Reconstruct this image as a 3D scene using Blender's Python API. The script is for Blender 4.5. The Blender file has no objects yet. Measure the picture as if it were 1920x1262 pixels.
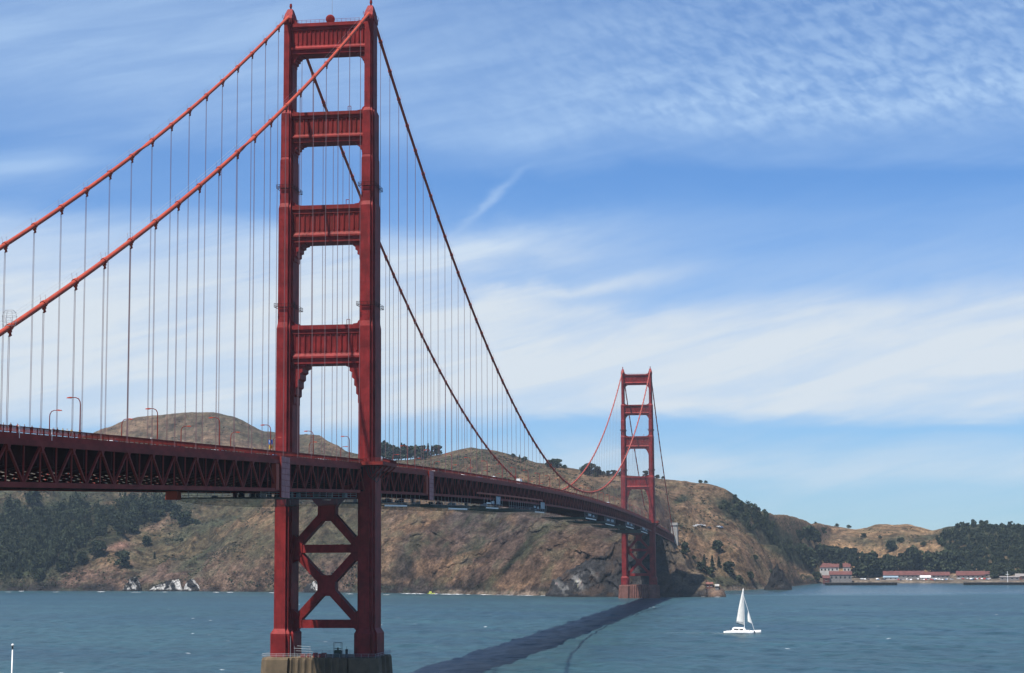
import bpy, math, random
import numpy as np
from mathutils import Vector, Matrix
random.seed(7); rng = np.random.default_rng(7)
C = bpy.context.scene.collection
SC = bpy.context.scene
R = math.radians

# ------------------------------------------------------------------ camera
CX, CY, CZ = 147.943, -603.556, 45.621
YAW, PIT, ROL, FPX = -0.143897, 0.112935, -0.0056794, 3566.87
PW, PH = 1920.0, 1262.0
fw = np.array([math.sin(YAW)*math.cos(PIT), math.cos(YAW)*math.cos(PIT), math.sin(PIT)])
r0_ = np.array([math.cos(YAW), -math.sin(YAW), 0.0]); u0_ = np.cross(r0_, fw)
rt = r0_*math.cos(ROL)+u0_*math.sin(ROL); upv = -r0_*math.sin(ROL)+u0_*math.cos(ROL)
cam_d = bpy.data.cameras.new('camera'); cam = bpy.data.objects.new('camera', cam_d); C.objects.link(cam)
cam.matrix_world = Matrix(((rt[0], upv[0], -fw[0], CX), (rt[1], upv[1], -fw[1], CY), (rt[2], upv[2], -fw[2], CZ), (0, 0, 0, 1)))
cam_d.sensor_width = 36; cam_d.sensor_fit = 'HORIZONTAL'; cam_d.lens = FPX/PW*36
cam_d.clip_start = 0.5; cam_d.clip_end = 80000
SC.camera = cam

# ------------------------------------------------------------------ sun, sky, exposure
SUN = Vector((-0.24, -0.36, 1.0)).normalized()           # towards the sun
sun_el = math.asin(SUN.z); sun_rot = math.atan2(SUN.x, SUN.y)
sd = bpy.data.lights.new('sun', 'SUN'); sd.energy = 5.0; sd.angle = R(0.53); sd.color = (1.0, 0.95, 0.87)
so = bpy.data.objects.new('sun', sd); C.objects.link(so); so.location = (0, 0, 500)
so.rotation_euler = SUN.to_track_quat('Z', 'Y').to_euler()
SC.view_settings.view_transform = 'Standard'; SC.view_settings.look = 'None'
SC.view_settings.exposure = 0.7; SC.view_settings.gamma = 1.0; SC.view_settings.use_curve_mapping = False

class NT:
    def __init__(s, tree): s.t = tree; s.n = tree.nodes; s.l = tree.links
    def add(s, kind, **kw):
        n = s.n.new(kind)
        for k, v in kw.items(): setattr(n, k, v)
        return n
    def put(s, sock, v):
        if v is None: return
        if isinstance(v, bpy.types.NodeSocket): s.l.new(v, sock)
        else: sock.default_value = v
    def math(s, op, a, b=None, c=None, clamp=False):
        n = s.add('ShaderNodeMath', operation=op); n.use_clamp = clamp
        for i, v in enumerate((a, b, c)): s.put(n.inputs[i], v)
        return n.outputs[0]
    def smooth(s, x, lo, hi, a=0.0, b=1.0):
        n = s.add('ShaderNodeMapRange', interpolation_type='SMOOTHSTEP')
        for i, v in enumerate((x, lo, hi, a, b)): s.put(n.inputs[i], v)
        return n.outputs[0]
    def noise(s, vec, scale, detail=4, rough=0.55, dist=0.0):
        n = s.add('ShaderNodeTexNoise'); s.put(n.inputs['Vector'], vec)
        for k, v in (('Scale', scale), ('Detail', detail), ('Roughness', rough), ('Distortion', dist)): s.put(n.inputs[k], v)
        return n.outputs[0]
    def mix(s, f, a, b, mode='MIX'):
        n = s.add('ShaderNodeMix', data_type='RGBA', blend_type=mode)
        s.put(n.inputs[0], f); s.put(n.inputs[6], a); s.put(n.inputs[7], b)
        return n.outputs[2]
    def comb(s, x, y, z):
        n = s.add('ShaderNodeCombineXYZ')
        for i, v in enumerate((x, y, z)): s.put(n.inputs[i], v)
        return n.outputs[0]
    def ramp(s, fac, stops):
        n = s.add('ShaderNodeValToRGB'); s.put(n.inputs[0], fac)
        e = n.color_ramp.elements; n.color_ramp.interpolation = 'EASE'
        while len(e) < len(stops): e.new(0.5)
        for i, (p, v) in enumerate(stops): e[i].position = p; e[i].color = (v, v, v, 1)
        return n.outputs[0]

W = bpy.data.worlds.new('World'); SC.world = W; W.use_nodes = True
t = NT(W.node_tree); t.n.clear()
sky = t.add('ShaderNodeTexSky', sky_type='NISHITA'); sky.sun_disc = False
sky.sun_elevation = sun_el; sky.sun_rotation = sun_rot
sky.altitude = 1800; sky.air_density = 1.0; sky.dust_density = 0.0; sky.ozone_density = 3.0
tc = t.add('ShaderNodeTexCoord'); sp = t.add('ShaderNodeSeparateXYZ'); t.l.new(tc.outputs['Generated'], sp.inputs[0])
dx, dy, dz = sp.outputs
el = t.math('ARCSINE', dz); az = t.math('ARCTAN2', dx, dy)
# wisps: slow wobble of the cloud belts plus streaks drawn out along the wind
p_slow = t.comb(t.math('MULTIPLY', az, 5.0), t.math('MULTIPLY', el, 14.0), 0.0)
wob = t.math('SUBTRACT', t.noise(p_slow, 1.0, 5, 0.55, 0.6), 0.5)
el2 = t.math('ADD', el, t.math('MULTIPLY', wob, 0.055))
elr = t.math('MULTIPLY', el2, 1/0.36)
tilt_el = t.math('ADD', el, t.math('MULTIPLY', az, -0.22))
p_str = t.comb(t.math('MULTIPLY', az, 9.0), t.math('MULTIPLY', tilt_el, 60.0), 3.0)
streak = t.noise(p_str, 1.0, 7, 0.6, 0.45)
p_rip = t.comb(t.math('MULTIPLY', t.math('ADD', az, t.math('MULTIPLY', el, 0.55)), 105.0), t.math('MULTIPLY', t.math('ADD', el, t.math('MULTIPLY', az, 0.16)), 150.0), 8.0)
ripple = t.noise(p_rip, 1.0, 3, 0.5, 0.25)
def S(e): return e/0.36
left = t.ramp(elr, [(0, .34), (S(.042), .34), (S(.068), .25), (S(.080), .96), (S(.130), 1.0), (S(.160), .74), (S(.182), .14), (S(.205), .10), (S(.225), .36), (S(.255), .60), (S(.30), .52), (1, .10)])
right = t.ramp(elr, [(0, .30), (S(.026), .26), (S(.042), .62), (S(.062), .14), (S(.076), .95), (S(.100), 1.05), (S(.120), .92), (S(.140), .30), (S(.165), .20), (S(.195), .05), (S(.208), .28), (S(.228), .58), (S(.262), .42), (S(.30), .28), (1, .08)])
lr = t.smooth(az, -0.30, -0.10)
band = t.math('ADD', t.math('MULTIPLY', left, t.math('SUBTRACT', 1.0, lr)), t.math('MULTIPLY', right, lr))
# a lens of brighter cirrus near the bridge's middle
def lens(a0, e0, sa, se, tilt=0.0):
    da = t.math('SUBTRACT', az, a0)
    x = t.math('DIVIDE', da, sa)
    y = t.math('DIVIDE', t.math('SUBTRACT', t.math('SUBTRACT', el2, e0), t.math('MULTIPLY', da, tilt)), se)
    d = t.math('ADD', t.math('MULTIPLY', x, x), t.math('MULTIPLY', y, y))
    return t.math('POWER', 2.718, t.math('MULTIPLY', d, -1.0))
l1 = lens(-0.170, 0.156, 0.075, 0.013, 0.05); l2 = lens(-0.118, 0.137, 0.06, 0.0045, 0.22); l3 = lens(-0.155, 0.187, 0.016, 0.0030, 0.85)
l4 = lens(-0.40, 0.197, 0.045, 0.010, 0.1)
lenses = t.math('ADD', t.math('ADD', t.math('MULTIPLY', l1, 0.70), t.math('MULTIPLY', l2, 0.45)), t.math('ADD', t.math('MULTIPLY', l3, 0.40), t.math('MULTIPLY', l4, 0.50)))
band = t.math('ADD', band, lenses)
det = t.smooth(streak, 0.28, 0.72, 0.72, 1.18)
riph = t.smooth(el, 0.20, 0.235)
rip = t.add('ShaderNodeMix', data_type='FLOAT'); t.put(rip.inputs[0], t.smooth(az, -0.24, 0.04)); rip.inputs[2].default_value = 1.0; t.put(rip.inputs[3], t.smooth(ripple, 0.30, 0.68, 0.62, 1.30)); rip = rip.outputs[0]
det = t.math('MULTIPLY', det, t.math('ADD', 1.0, t.math('MULTIPLY', riph, t.math('SUBTRACT', rip, 1.0))))
dens = t.math('MULTIPLY', t.math('MULTIPLY', band, det), 0.92, clamp=True)
dens = t.math('MINIMUM', dens, 0.95)
SKYS = 0.066
CS = SKYS*1.62
hs = t.add('ShaderNodeHueSaturation'); hs.inputs['Saturation'].default_value = 1.12; hs.inputs['Value'].default_value = 1.0
t.l.new(sky.outputs[0], hs.inputs['Color'])
skyc = t.mix(1.0, hs.outputs[0], t.mix(t.smooth(el, -0.02, 0.15), (0.36, 0.62, 0.93, 1), (0.74, 1.0, 1.27, 1)), 'MULTIPLY')
cloud_hi = (0.50/CS, 0.69/CS, 0.95/CS, 1); cloud_lo = (0.74/CS, 0.80/CS, 0.85/CS, 1)
cl = t.mix(t.smooth(el, 0.12, 0.21), cloud_lo, cloud_hi)
col = t.mix(dens, skyc, cl)
bg = t.add('ShaderNodeBackground'); t.put(bg.inputs[0], col); bg.inputs[1].default_value = SKYS
wo = t.add('ShaderNodeOutputWorld'); t.l.new(bg.outputs[0], wo.inputs[0])

# ------------------------------------------------------------------ helpers
def ray(u, v):
    d = fw*FPX+rt*(u-PW/2)-upv*(v-PH/2)
    return d/math.hypot(d[0], d[1])                      # unit horizontal length
def at(u, v, r):
    d = ray(u, v); return np.array([CX, CY, CZ])+d*r      # point seen there at horizontal distance r
def pix(P):
    d = np.asarray(P, float)-np.array([CX, CY, CZ]); w = d@fw
    return PW/2+FPX*(d@rt)/w, PH/2-FPX*(d@upv)/w
def on_x(u, v, x):
    d = ray(u, v); s = (x-CX)/d[0]; return np.array([CX, CY, CZ])+d*s

MATS = {}
def mat(name, col, rough=0.6, var=0.12, scale=0.4, col2=None, bump=0.0, bscale=3.0, bdist=1.0, metal=0.0, spec=0.25, streaks=None, attr=None, stretch=None):
    m = bpy.data.materials.new(name); m.use_nodes = True; k = NT(m.node_tree)
    b = k.n['Principled BSDF']; b.inputs['Roughness'].default_value = rough; b.inputs['Metallic'].default_value = metal
    b.inputs['Specular IOR Level'].default_value = spec
    g = k.add('ShaderNodeNewGeometry'); pos = g.outputs['Position']
    if stretch:
        mp = k.add('ShaderNodeMapping'); mp.inputs['Scale'].default_value = stretch; k.l.new(pos, mp.inputs[0]); pos = mp.outputs[0]
    if attr:
        a = k.add('ShaderNodeAttribute', attribute_name=attr); base = a.outputs['Color']
    else: base = (*col, 1)
    c2 = col2 if col2 else tuple(min(1, c*(1-var*2.2)) for c in col)
    f = k.noise(pos, scale, 6, 0.62)
    f = k.smooth(f, 0.34, 0.68)
    if attr:
        sh = k.smooth(k.noise(pos, scale, 6, 0.7), 0.25, 0.75, 1-var, 1+var)
        vm = k.add('ShaderNodeVectorMath', operation='SCALE'); k.l.new(base, vm.inputs[0]); k.put(vm.inputs['Scale'], k.math('MULTIPLY', sh, k.smooth(k.noise(pos, scale*5.5, 4, 0.7), 0.28, 0.72, 1-var*1.1, 1+var*1.1))); c = vm.outputs[0]
    else:
        c = k.mix(f, base, (*c2, 1))
    if streaks:
        mp = k.add('ShaderNodeMapping'); mp.inputs['Scale'].default_value = (1.3, 1.3, 0.05); k.l.new(g.outputs['Position'], mp.inputs[0])
        sn = k.smooth(k.noise(mp.outputs[0], 1.0, 5, 0.6), streaks[1], streaks[1]+0.14)
        c = k.mix(k.math('MULTIPLY', sn, streaks[2]), c, (*streaks[0], 1))
    k.put(b.inputs['Base Color'], c)
    if bump:
        bn = k.add('ShaderNodeBump'); bn.inputs['Strength'].default_value = bump; bn.inputs['Distance'].default_value = bdist
        k.put(bn.inputs['Height'], k.noise(pos, bscale, 7, 0.7)); k.l.new(bn.outputs[0], b.inputs['Normal'])
    MATS[name] = m; return m

ORANGE = (0.235, 0.021, 0.021)
mat('paint', ORANGE, 0.6, 0.20, 0.22, spec=0.12, streaks=((0.11, 0.015, 0.013), 0.53, 0.6))
mat('paint_stained', (0.205, 0.021, 0.018), 0.6, 0.14, 0.4, spec=0.12, streaks=((0.075, 0.016, 0.013), 0.50, 0.75))
mat('paint_truss', (0.230, 0.033, 0.026), 0.65, 0.15, 0.15, spec=0.10)
mat('paint_cable', (0.37, 0.066, 0.040), 0.6, 0.08, 0.3, spec=0.12)
mat('rope', (0.18, 0.10, 0.105), 0.5, 0.05, 0.3)
mat('paint_dark_shade', (0.050, 0.013, 0.012), 0.7, 0.2, 0.2, spec=0.05)  # deck interior's shade put into the paint colour; ring walkways share the tone
mat('cover_panel', (0.42, 0.16, 0.17), 0.6, 0.15, 0.4)
mat('concrete', (0.15, 0.108, 0.066), 0.85, 0.2, 0.3, col2=(0.10, 0.075, 0.046), streaks=((0.11, 0.08, 0.05), 0.52, 0.6), bump=0.2)
mat('concrete_red', (0.19, 0.080, 0.062), 0.85, 0.2, 0.3, streaks=((0.14, 0.09, 0.07), 0.52, 0.5))
mat('concrete_pale', (0.36, 0.35, 0.33), 0.85, 0.15, 0.2, streaks=((0.2, 0.19, 0.18), 0.55, 0.5))
mat('asphalt', (0.05, 0.05, 0.052), 0.9, 0.1, 0.5)
mat('white', (0.78, 0.78, 0.76), 0.4, 0.04, 0.5)
mat('sail', (0.80, 0.79, 0.74), 0.7, 0.05, 0.6)
mat('grey_metal', (0.36, 0.38, 0.40), 0.5, 0.1, 0.8)
mat('dark_metal', (0.035, 0.04, 0.042), 0.6, 0.1, 1.0)
mat('dark_green', (0.03, 0.055, 0.04), 0.6, 0.2, 1.0)
mat('glass', (0.015, 0.018, 0.022), 0.1, 0.05, 1.0, spec=0.6)
mat('tyre', (0.02, 0.02, 0.02), 0.8, 0.05, 1.0)
mat('tarp', (0.22, 0.30, 0.36), 0.6, 0.15, 0.5)
mat('sheet', (0.50, 0.53, 0.55), 0.7, 0.3, 0.8, col2=(0.16, 0.19, 0.21))
mat('blue', (0.03, 0.16, 0.50), 0.5, 0.05, 1.0)
mat('yellow', (0.55, 0.36, 0.05), 0.5, 0.05, 1.0)
mat('lime', (0.45, 0.50, 0.08), 0.5, 0.05, 1.0)
mat('skin', (0.42, 0.25, 0.18), 0.6, 0.05, 1.0)
mat('hair', (0.03, 0.02, 0.015), 0.6, 0.05, 1.0)
for i, c in enumerate([(0.5, 0.5, 0.5), (0.05, 0.06, 0.12), (0.30, 0.05, 0.05), (0.04, 0.04, 0.04), (0.15, 0.25, 0.4), (0.55, 0.42, 0.10)]): mat('cloth%d' % i, c, 0.8, 0.1, 3)
for i, c in enumerate([(0.78, 0.78, 0.77), (0.45, 0.46, 0.48), (0.05, 0.06, 0.08), (0.35, 0.03, 0.03), (0.12, 0.2, 0.34)]): mat('car%d' % i, c, 0.25, 0.03, 1)
mat('roof_red', (0.125, 0.046, 0.040), 0.8, 0.2, 0.3)
mat('wall_white', (0.46, 0.44, 0.41), 0.8, 0.08, 0.4)
mat('wall_grey', (0.22, 0.20, 0.19), 0.8, 0.12, 0.4)
mat('wood_dark', (0.075, 0.065, 0.055), 0.85, 0.25, 0.5)
mat('trunk', (0.07, 0.055, 0.045), 0.9, 0.2, 2.0)
mat('foliage', (0.026, 0.036, 0.018), 0.9, 0.25, 0.12, col2=(0.045, 0.055, 0.028), spec=0.1)
mat('foliage_dark', (0.014, 0.022, 0.013), 0.9, 0.25, 0.12, col2=(0.046, 0.056, 0.030), spec=0.1)
mat('scrub', (0.050, 0.052, 0.032), 0.9, 0.2, 0.12, col2=(0.030, 0.036, 0.022), spec=0.1)
mat('land', (0.2, 0.15, 0.1), 0.95, 0.45, 0.06, attr='Col', bump=1.0, bscale=0.07, bdist=9.0, spec=0.05)
mat('rock', (0.1, 0.1, 0.1), 0.95, 0.35, 0.12, attr='Col', bump=1.0, bscale=0.12, bdist=7.0, spec=0.1)
mat('foam', (0.80, 0.82, 0.82), 0.8, 0.05, 0.5)
mat('bluff_grass', (0.16, 0.14, 0.06), 0.9, 0.3, 0.2, bump=0.5, bscale=1.0)

class MB:
    def __init__(s): s.v = []; s.f = []; s.mi = []
    def add(s, vs, fs, mi=0):
        o = len(s.v); s.v += [tuple(map(float, p)) for p in vs]; s.f += [tuple(i+o for i in f) for f in fs]; s.mi += [mi]*len(fs); return s
    def box(s, x0, x1, y0, y1, z0, z1, mi=0):
        vs = [(x, y, z) for x in (x0, x1) for y in (y0, y1) for z in (z0, z1)]
        return s.add(vs, [(0, 1, 3, 2), (4, 6, 7, 5), (0, 4, 5, 1), (2, 3, 7, 6), (0, 2, 6, 4), (1, 5, 7, 3)], mi)
    def bar(s, p, q, w, h, up=(0, 0, 1), mi=0):
        p = Vector(p); q = Vector(q); d = (q-p).normalized(); a = d.cross(Vector(up))
        if a.length < 1e-4: a = d.cross(Vector((0, 1, 0)))
        a.normalize(); b = a.cross(d); a *= w/2; b *= h/2
        vs = [p-a-b, p+a-b, p+a+b, p-a+b, q-a-b, q+a-b, q+a+b, q-a+b]
        return s.add(vs, [(3, 2, 1, 0), (4, 5, 6, 7), (0, 1, 5, 4), (1, 2, 6, 5), (2, 3, 7, 6), (3, 0, 4, 7)], mi)
    def tube(s, pts, r, n=8, caps=True, mi=0):
        pts = [Vector(p) for p in pts]; rs = r if hasattr(r, '__len__') else [r]*len(pts); vs = []; fs = []
        for i, p in enumerate(pts):
            d = (pts[min(i+1, len(pts)-1)]-pts[max(i-1, 0)]).normalized()
            a = d.cross(Vector((0.02, 1, 0.03)) if abs(d.y) < .9 else Vector((1, 0.02, 0.03))).normalized(); b = d.cross(a)
            vs += [p+(a*math.cos(k*2*math.pi/n)+b*math.sin(k*2*math.pi/n))*rs[i] for k in range(n)]
        for i in range(len(pts)-1):
            for k in range(n): fs.append((i*n+k, i*n+(k+1) % n, (i+1)*n+(k+1) % n, (i+1)*n+k))
        if caps: fs += [tuple(range(n))[::-1], tuple(range((len(pts)-1)*n, len(pts)*n))]
        return s.add(vs, fs, mi)
    def loft(s, rings, caps=True, mi=0):
        n = len(rings[0]); vs = [p for rg in rings for p in rg]; fs = []
        for i in range(len(rings)-1):
            for k in range(n): fs.append((i*n+k, i*n+(k+1) % n, (i+1)*n+(k+1) % n, (i+1)*n+k))
        if caps: fs += [tuple(range(n))[::-1], tuple(range((len(rings)-1)*n, len(rings)*n))]
        return s.add(vs, fs, mi)
    def prism(s, poly, axis, a, b, mi=0):
        def P(p, w): return (p[0], w, p[1]) if axis == 'y' else ((w, p[0], p[1]) if axis == 'x' else (p[0], p[1], w))
        return s.loft([[P(p, a) for p in poly], [P(p, b) for p in poly]], True, mi)
    def mesh(s, name):
        me = bpy.data.meshes.new(name); me.from_pydata(s.v, [], s.f)
        if any(s.mi): me.polygons.foreach_set('material_index', s.mi)
        me.update(); return me
    def build(s, name, m, parent=None, smooth=False):
        import bmesh
        me = s.mesh(name); bm = bmesh.new(); bm.from_mesh(me); bmesh.ops.recalc_face_normals(bm, faces=bm.faces); bm.to_mesh(me); bm.free()
        for k in ([m] if isinstance(m, str) else m): me.materials.append(MATS[k])
        if smooth: me.polygons.foreach_set('use_smooth', [True]*len(me.polygons))
        return link(name, me, parent)
def link(name, me, parent=None):
    o = bpy.data.objects.new(name, me); C.objects.link(o)
    if parent is not None: o.parent = parent
    return o
def empty(name, loc=(0, 0, 0), rz=0.0, parent=None):
    o = bpy.data.objects.new(name, None); C.objects.link(o); o.location = loc; o.rotation_euler = (0, 0, rz)
    if parent is not None: o.parent = parent
    return o
def tag(o, label=None, cat=None, group=None, kind=None):
    for k, v in (('label', label), ('category', cat), ('group', group), ('kind', kind)):
        if v: o[k] = v
    return o
def copy_tree(o, parent=None):
    c = o.copy(); C.objects.link(c); c.parent = parent
    for ch in o.children: copy_tree(ch, c)
    return c
ORD = ['first', 'second', 'third', 'fourth', 'fifth', 'sixth', 'seventh', 'eighth', 'ninth', 'tenth', 'eleventh', 'twelfth', 'thirteenth', 'fourteenth', 'fifteenth', 'sixteenth', 'seventeenth', 'eighteenth', 'nineteenth', 'twentieth']
TENS = {2: 'twenty', 3: 'thirty', 4: 'forty', 5: 'fifty', 6: 'sixty', 7: 'seventy'}
def ordw(i):
    if i < 20: return ORD[i]
    a, b = divmod(i+1, 10)
    return TENS[a][:-1]+'ieth' if b == 0 else TENS[a]+'-'+ORD[b-1]

# numpy noise
def _hash(i, j, k, seed):
    h = (i.astype(np.int64)*374761393+j.astype(np.int64)*668265263+k.astype(np.int64)*2147483647+seed*1274126177) & 0xffffffff
    h = ((h ^ (h >> 13))*1103515245) & 0xffffffff
    h = ((h ^ (h >> 16))*2654435761) & 0xffffffff
    return ((h ^ (h >> 15)) & 0xffff)/65535.0
def vnoise(x, y, z, seed=0):
    xi, yi, zi = np.floor(x), np.floor(y), np.floor(z); fx, fy, fz = x-xi, y-yi, z-zi
    fx, fy, fz = (a*a*a*(a*(a*6-15)+10) for a in (fx, fy, fz)); out = 0
    for a in (0, 1):
        for b in (0, 1):
            for c in (0, 1):
                out = out+_hash(xi+a, yi+b, zi+c, seed)*np.where(a, fx, 1-fx)*np.where(b, fy, 1-fy)*np.where(c, fz, 1-fz)
    return out*2-1
def fbm(x, y, z, oct=5, seed=0, gain=0.5, ridge=False):
    s = 0; a = 1.0; n = 0
    for o in range(oct):
        w = vnoise(x*2**o+o*17.3, y*2**o+o*5.1, z*2**o+o*9.7, seed+o)
        if ridge: w = 1-2*np.abs(w)
        s = s+a*w; n += a; a *= gain
    return s/n
def sstep(a, b, x): q = np.clip((x-a)/(b-a), 0, 1); return q*q*(3-2*q)

# ------------------------------------------------------------------ water
WL = 0.0
def water_material():
    m = bpy.data.materials.new('water'); m.use_nodes = True; k = NT(m.node_tree); b = k.n['Principled BSDF']
    g = k.add('ShaderNodeNewGeometry'); pos = g.outputs['Position']
    mp = k.add('ShaderNodeMapping'); mp.inputs['Scale'].default_value = (1, 1, 1); mp.inputs['Rotation'].default_value = (0, 0, R(25)); k.l.new(pos, mp.inputs[0])
    st = k.add('ShaderNodeMapping'); st.inputs['Scale'].default_value = (0.35, 1.0, 1); k.l.new(mp.outputs[0], st.inputs[0]); q = st.outputs[0]
    big = k.noise(q, 0.010, 6, 0.65); c = k.mix(k.smooth(big, 0.30, 0.70), (0.016, 0.043, 0.058, 1), (0.022, 0.058, 0.064, 1))
    b.subsurface_method = 'BURLEY'; b.inputs['Subsurface Weight'].default_value = 0.0; b.inputs['Subsurface Radius'].default_value = (1, 1.3, 1.3); b.inputs['Subsurface Scale'].default_value = 7.0
    vo = k.add('ShaderNodeTexVoronoi', feature='F1'); vo.inputs['Scale'].default_value = 0.055; k.l.new(pos, vo.inputs['Vector'])
    vs_ = k.add('ShaderNodeSeparateColor'); k.l.new(vo.outputs['Color'], vs_.inputs[0])
    jag = k.math('ADD', vo.outputs['Distance'], k.math('MULTIPLY', k.math('SUBTRACT', k.noise(pos, 0.6, 3), 0.5), 0.10))
    caps = k.math('MULTIPLY', k.smooth(jag, 0.08, 0.05), k.smooth(vs_.outputs[0], 0.68, 0.76)); capm = k.smooth(k.noise(pos, 0.008, 2, 0.5), 0.35, 0.60)
    c = k.mix(k.math('MULTIPLY', k.math('MULTIPLY', caps, capm), 0.75), c, (0.7, 0.74, 0.75, 1))
    wv_ = k.math('MULTIPLY', k.smooth(k.noise(pos, 0.09, 6, 0.75), 0.36, 0.64, 0.70, 1.30), k.smooth(k.noise(pos, 0.006, 5, 0.62), 0.36, 0.64, 0.90, 1.10))  # light and dark of wave facets painted into the water colour
    vm = k.add('ShaderNodeVectorMath', operation='SCALE'); k.put(vm.inputs[0], c); k.put(vm.inputs['Scale'], wv_); c = vm.outputs[0]
    k.put(b.inputs['Base Color'], c)
    b.inputs['IOR'].default_value = 1.33
    sx = k.add('ShaderNodeSeparateXYZ'); k.l.new(pos, sx.inputs[0])
    calm = k.math('MULTIPLY', k.smooth(k.math('ADD', sx.outputs[1], k.math('MULTIPLY', k.noise(pos, 0.004, 3), 260)), 1480, 1640), k.smooth(sx.outputs[0], 50, 90))
    k.put(b.inputs['Roughness'], k.math('SUBTRACT', 0.38, k.math('MULTIPLY', calm, 0.14)))
    h = k.math('ADD', k.math('MULTIPLY', k.noise(q, 0.16, 4, 0.6), 1.2), k.math('MULTIPLY', k.noise(q, 0.5, 4, 0.6), 0.6))
    bn = k.add('ShaderNodeBump'); bn.inputs['Distance'].default_value = 1.0
    k.put(bn.inputs['Strength'], k.math('SUBTRACT', 0.85, k.math('MULTIPLY', calm, 0.65)))
    k.put(bn.inputs['Height'], h); k.l.new(bn.outputs[0], b.inputs['Normal'])
    MATS['water'] = m
water_material()
wu = np.arange(-1000, 2921, 5.5); rw = [340.0]
while rw[-1] < 3500: rw.append(rw[-1]+max(1.25, rw[-1]**2/(CZ*FPX)*.42))
rw = np.array(rw); d0 = np.array([ray(u, 1035)[:2] for u in wu])
XW = CX+d0[:, 0:1]*rw[None, :]; YW = CY+d0[:, 1:2]*rw[None, :]; RW = np.broadcast_to(rw[None, :], XW.shape)
def wave(x, y, lam, ang, seed, amp):
    ca, sa = math.cos(ang), math.sin(ang); p = (x*ca+y*sa)/lam; q = (-x*sa+y*ca)/(lam*2.4)
    return fbm(p, q, p*0+seed, 2, seed, .5)*amp
ZW = wave(XW, YW, 26, .5, 1, .65)+wave(XW, YW, 13, .9, 2, .75)+wave(XW, YW, 6, .2, 3, .55)
ZW = ZW*(1-.62*sstep(1250, 2000, RW))*(1-.75*sstep(2000, 2500, RW)); nu, nv = XW.shape
edge = np.minimum(sstep(0, 26, np.arange(nu)), sstep(0, 26, np.arange(nu)[::-1]))[:, None]*np.minimum(sstep(0, 60, np.arange(nv)), sstep(0, 20, np.arange(nv)[::-1]))[None, :]
ZW = ZW*edge-1.03*(1-edge)
ii = np.arange(nu*nv).reshape(nu, nv); FW = np.stack([ii[:-1, :-1], ii[1:, :-1], ii[1:, 1:], ii[:-1, 1:]], -1).reshape(-1, 4)
VW = np.concatenate([np.stack([XW, YW, ZW+WL], -1).reshape(-1, 3), [(-30000, -700, -1.0), (30000, -700, -1.0), (30000, 40000, -1.0), (-30000, 40000, -1.0)]]); nb0 = nu*nv
FW = np.concatenate([FW, [[nb0, nb0+1, nb0+2, nb0+3]]]); me = bpy.data.meshes.new('water'); me.vertices.add(len(VW)); me.vertices.foreach_set('co', VW.astype(np.float32).ravel())
me.loops.add(FW.size); me.loops.foreach_set('vertex_index', FW.astype(np.int32).ravel()); me.polygons.add(len(FW)); me.polygons.foreach_set('loop_start', np.arange(0, FW.size, 4, dtype=np.int32))
me.polygons.foreach_set('use_smooth', np.ones(len(FW), bool)); me.update(calc_edges=True); me.validate(); me.materials.append(MATS['water'])
tag(link('water', me), kind='structure')

# ------------------------------------------------------------------ land, built from bearings and distances
TAN = np.array([0.185, 0.132, 0.080]); OCHRE = np.array([0.150, 0.098, 0.060]); BROWN = np.array([0.090, 0.064, 0.050]); GREYB = np.array([0.082, 0.068, 0.064])
SCRUB = np.array([0.066, 0.064, 0.040]); DSCRUB = np.array([0.030, 0.040, 0.024]); GREEN = np.array([0.074, 0.074, 0.050]); DROCK = np.array([0.030, 0.029, 0.030]); WHITE = np.array([0.46, 0.45, 0.43])
def blend(col, c, f): return col*(1-f[..., None])+c*f[..., None]

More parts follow.
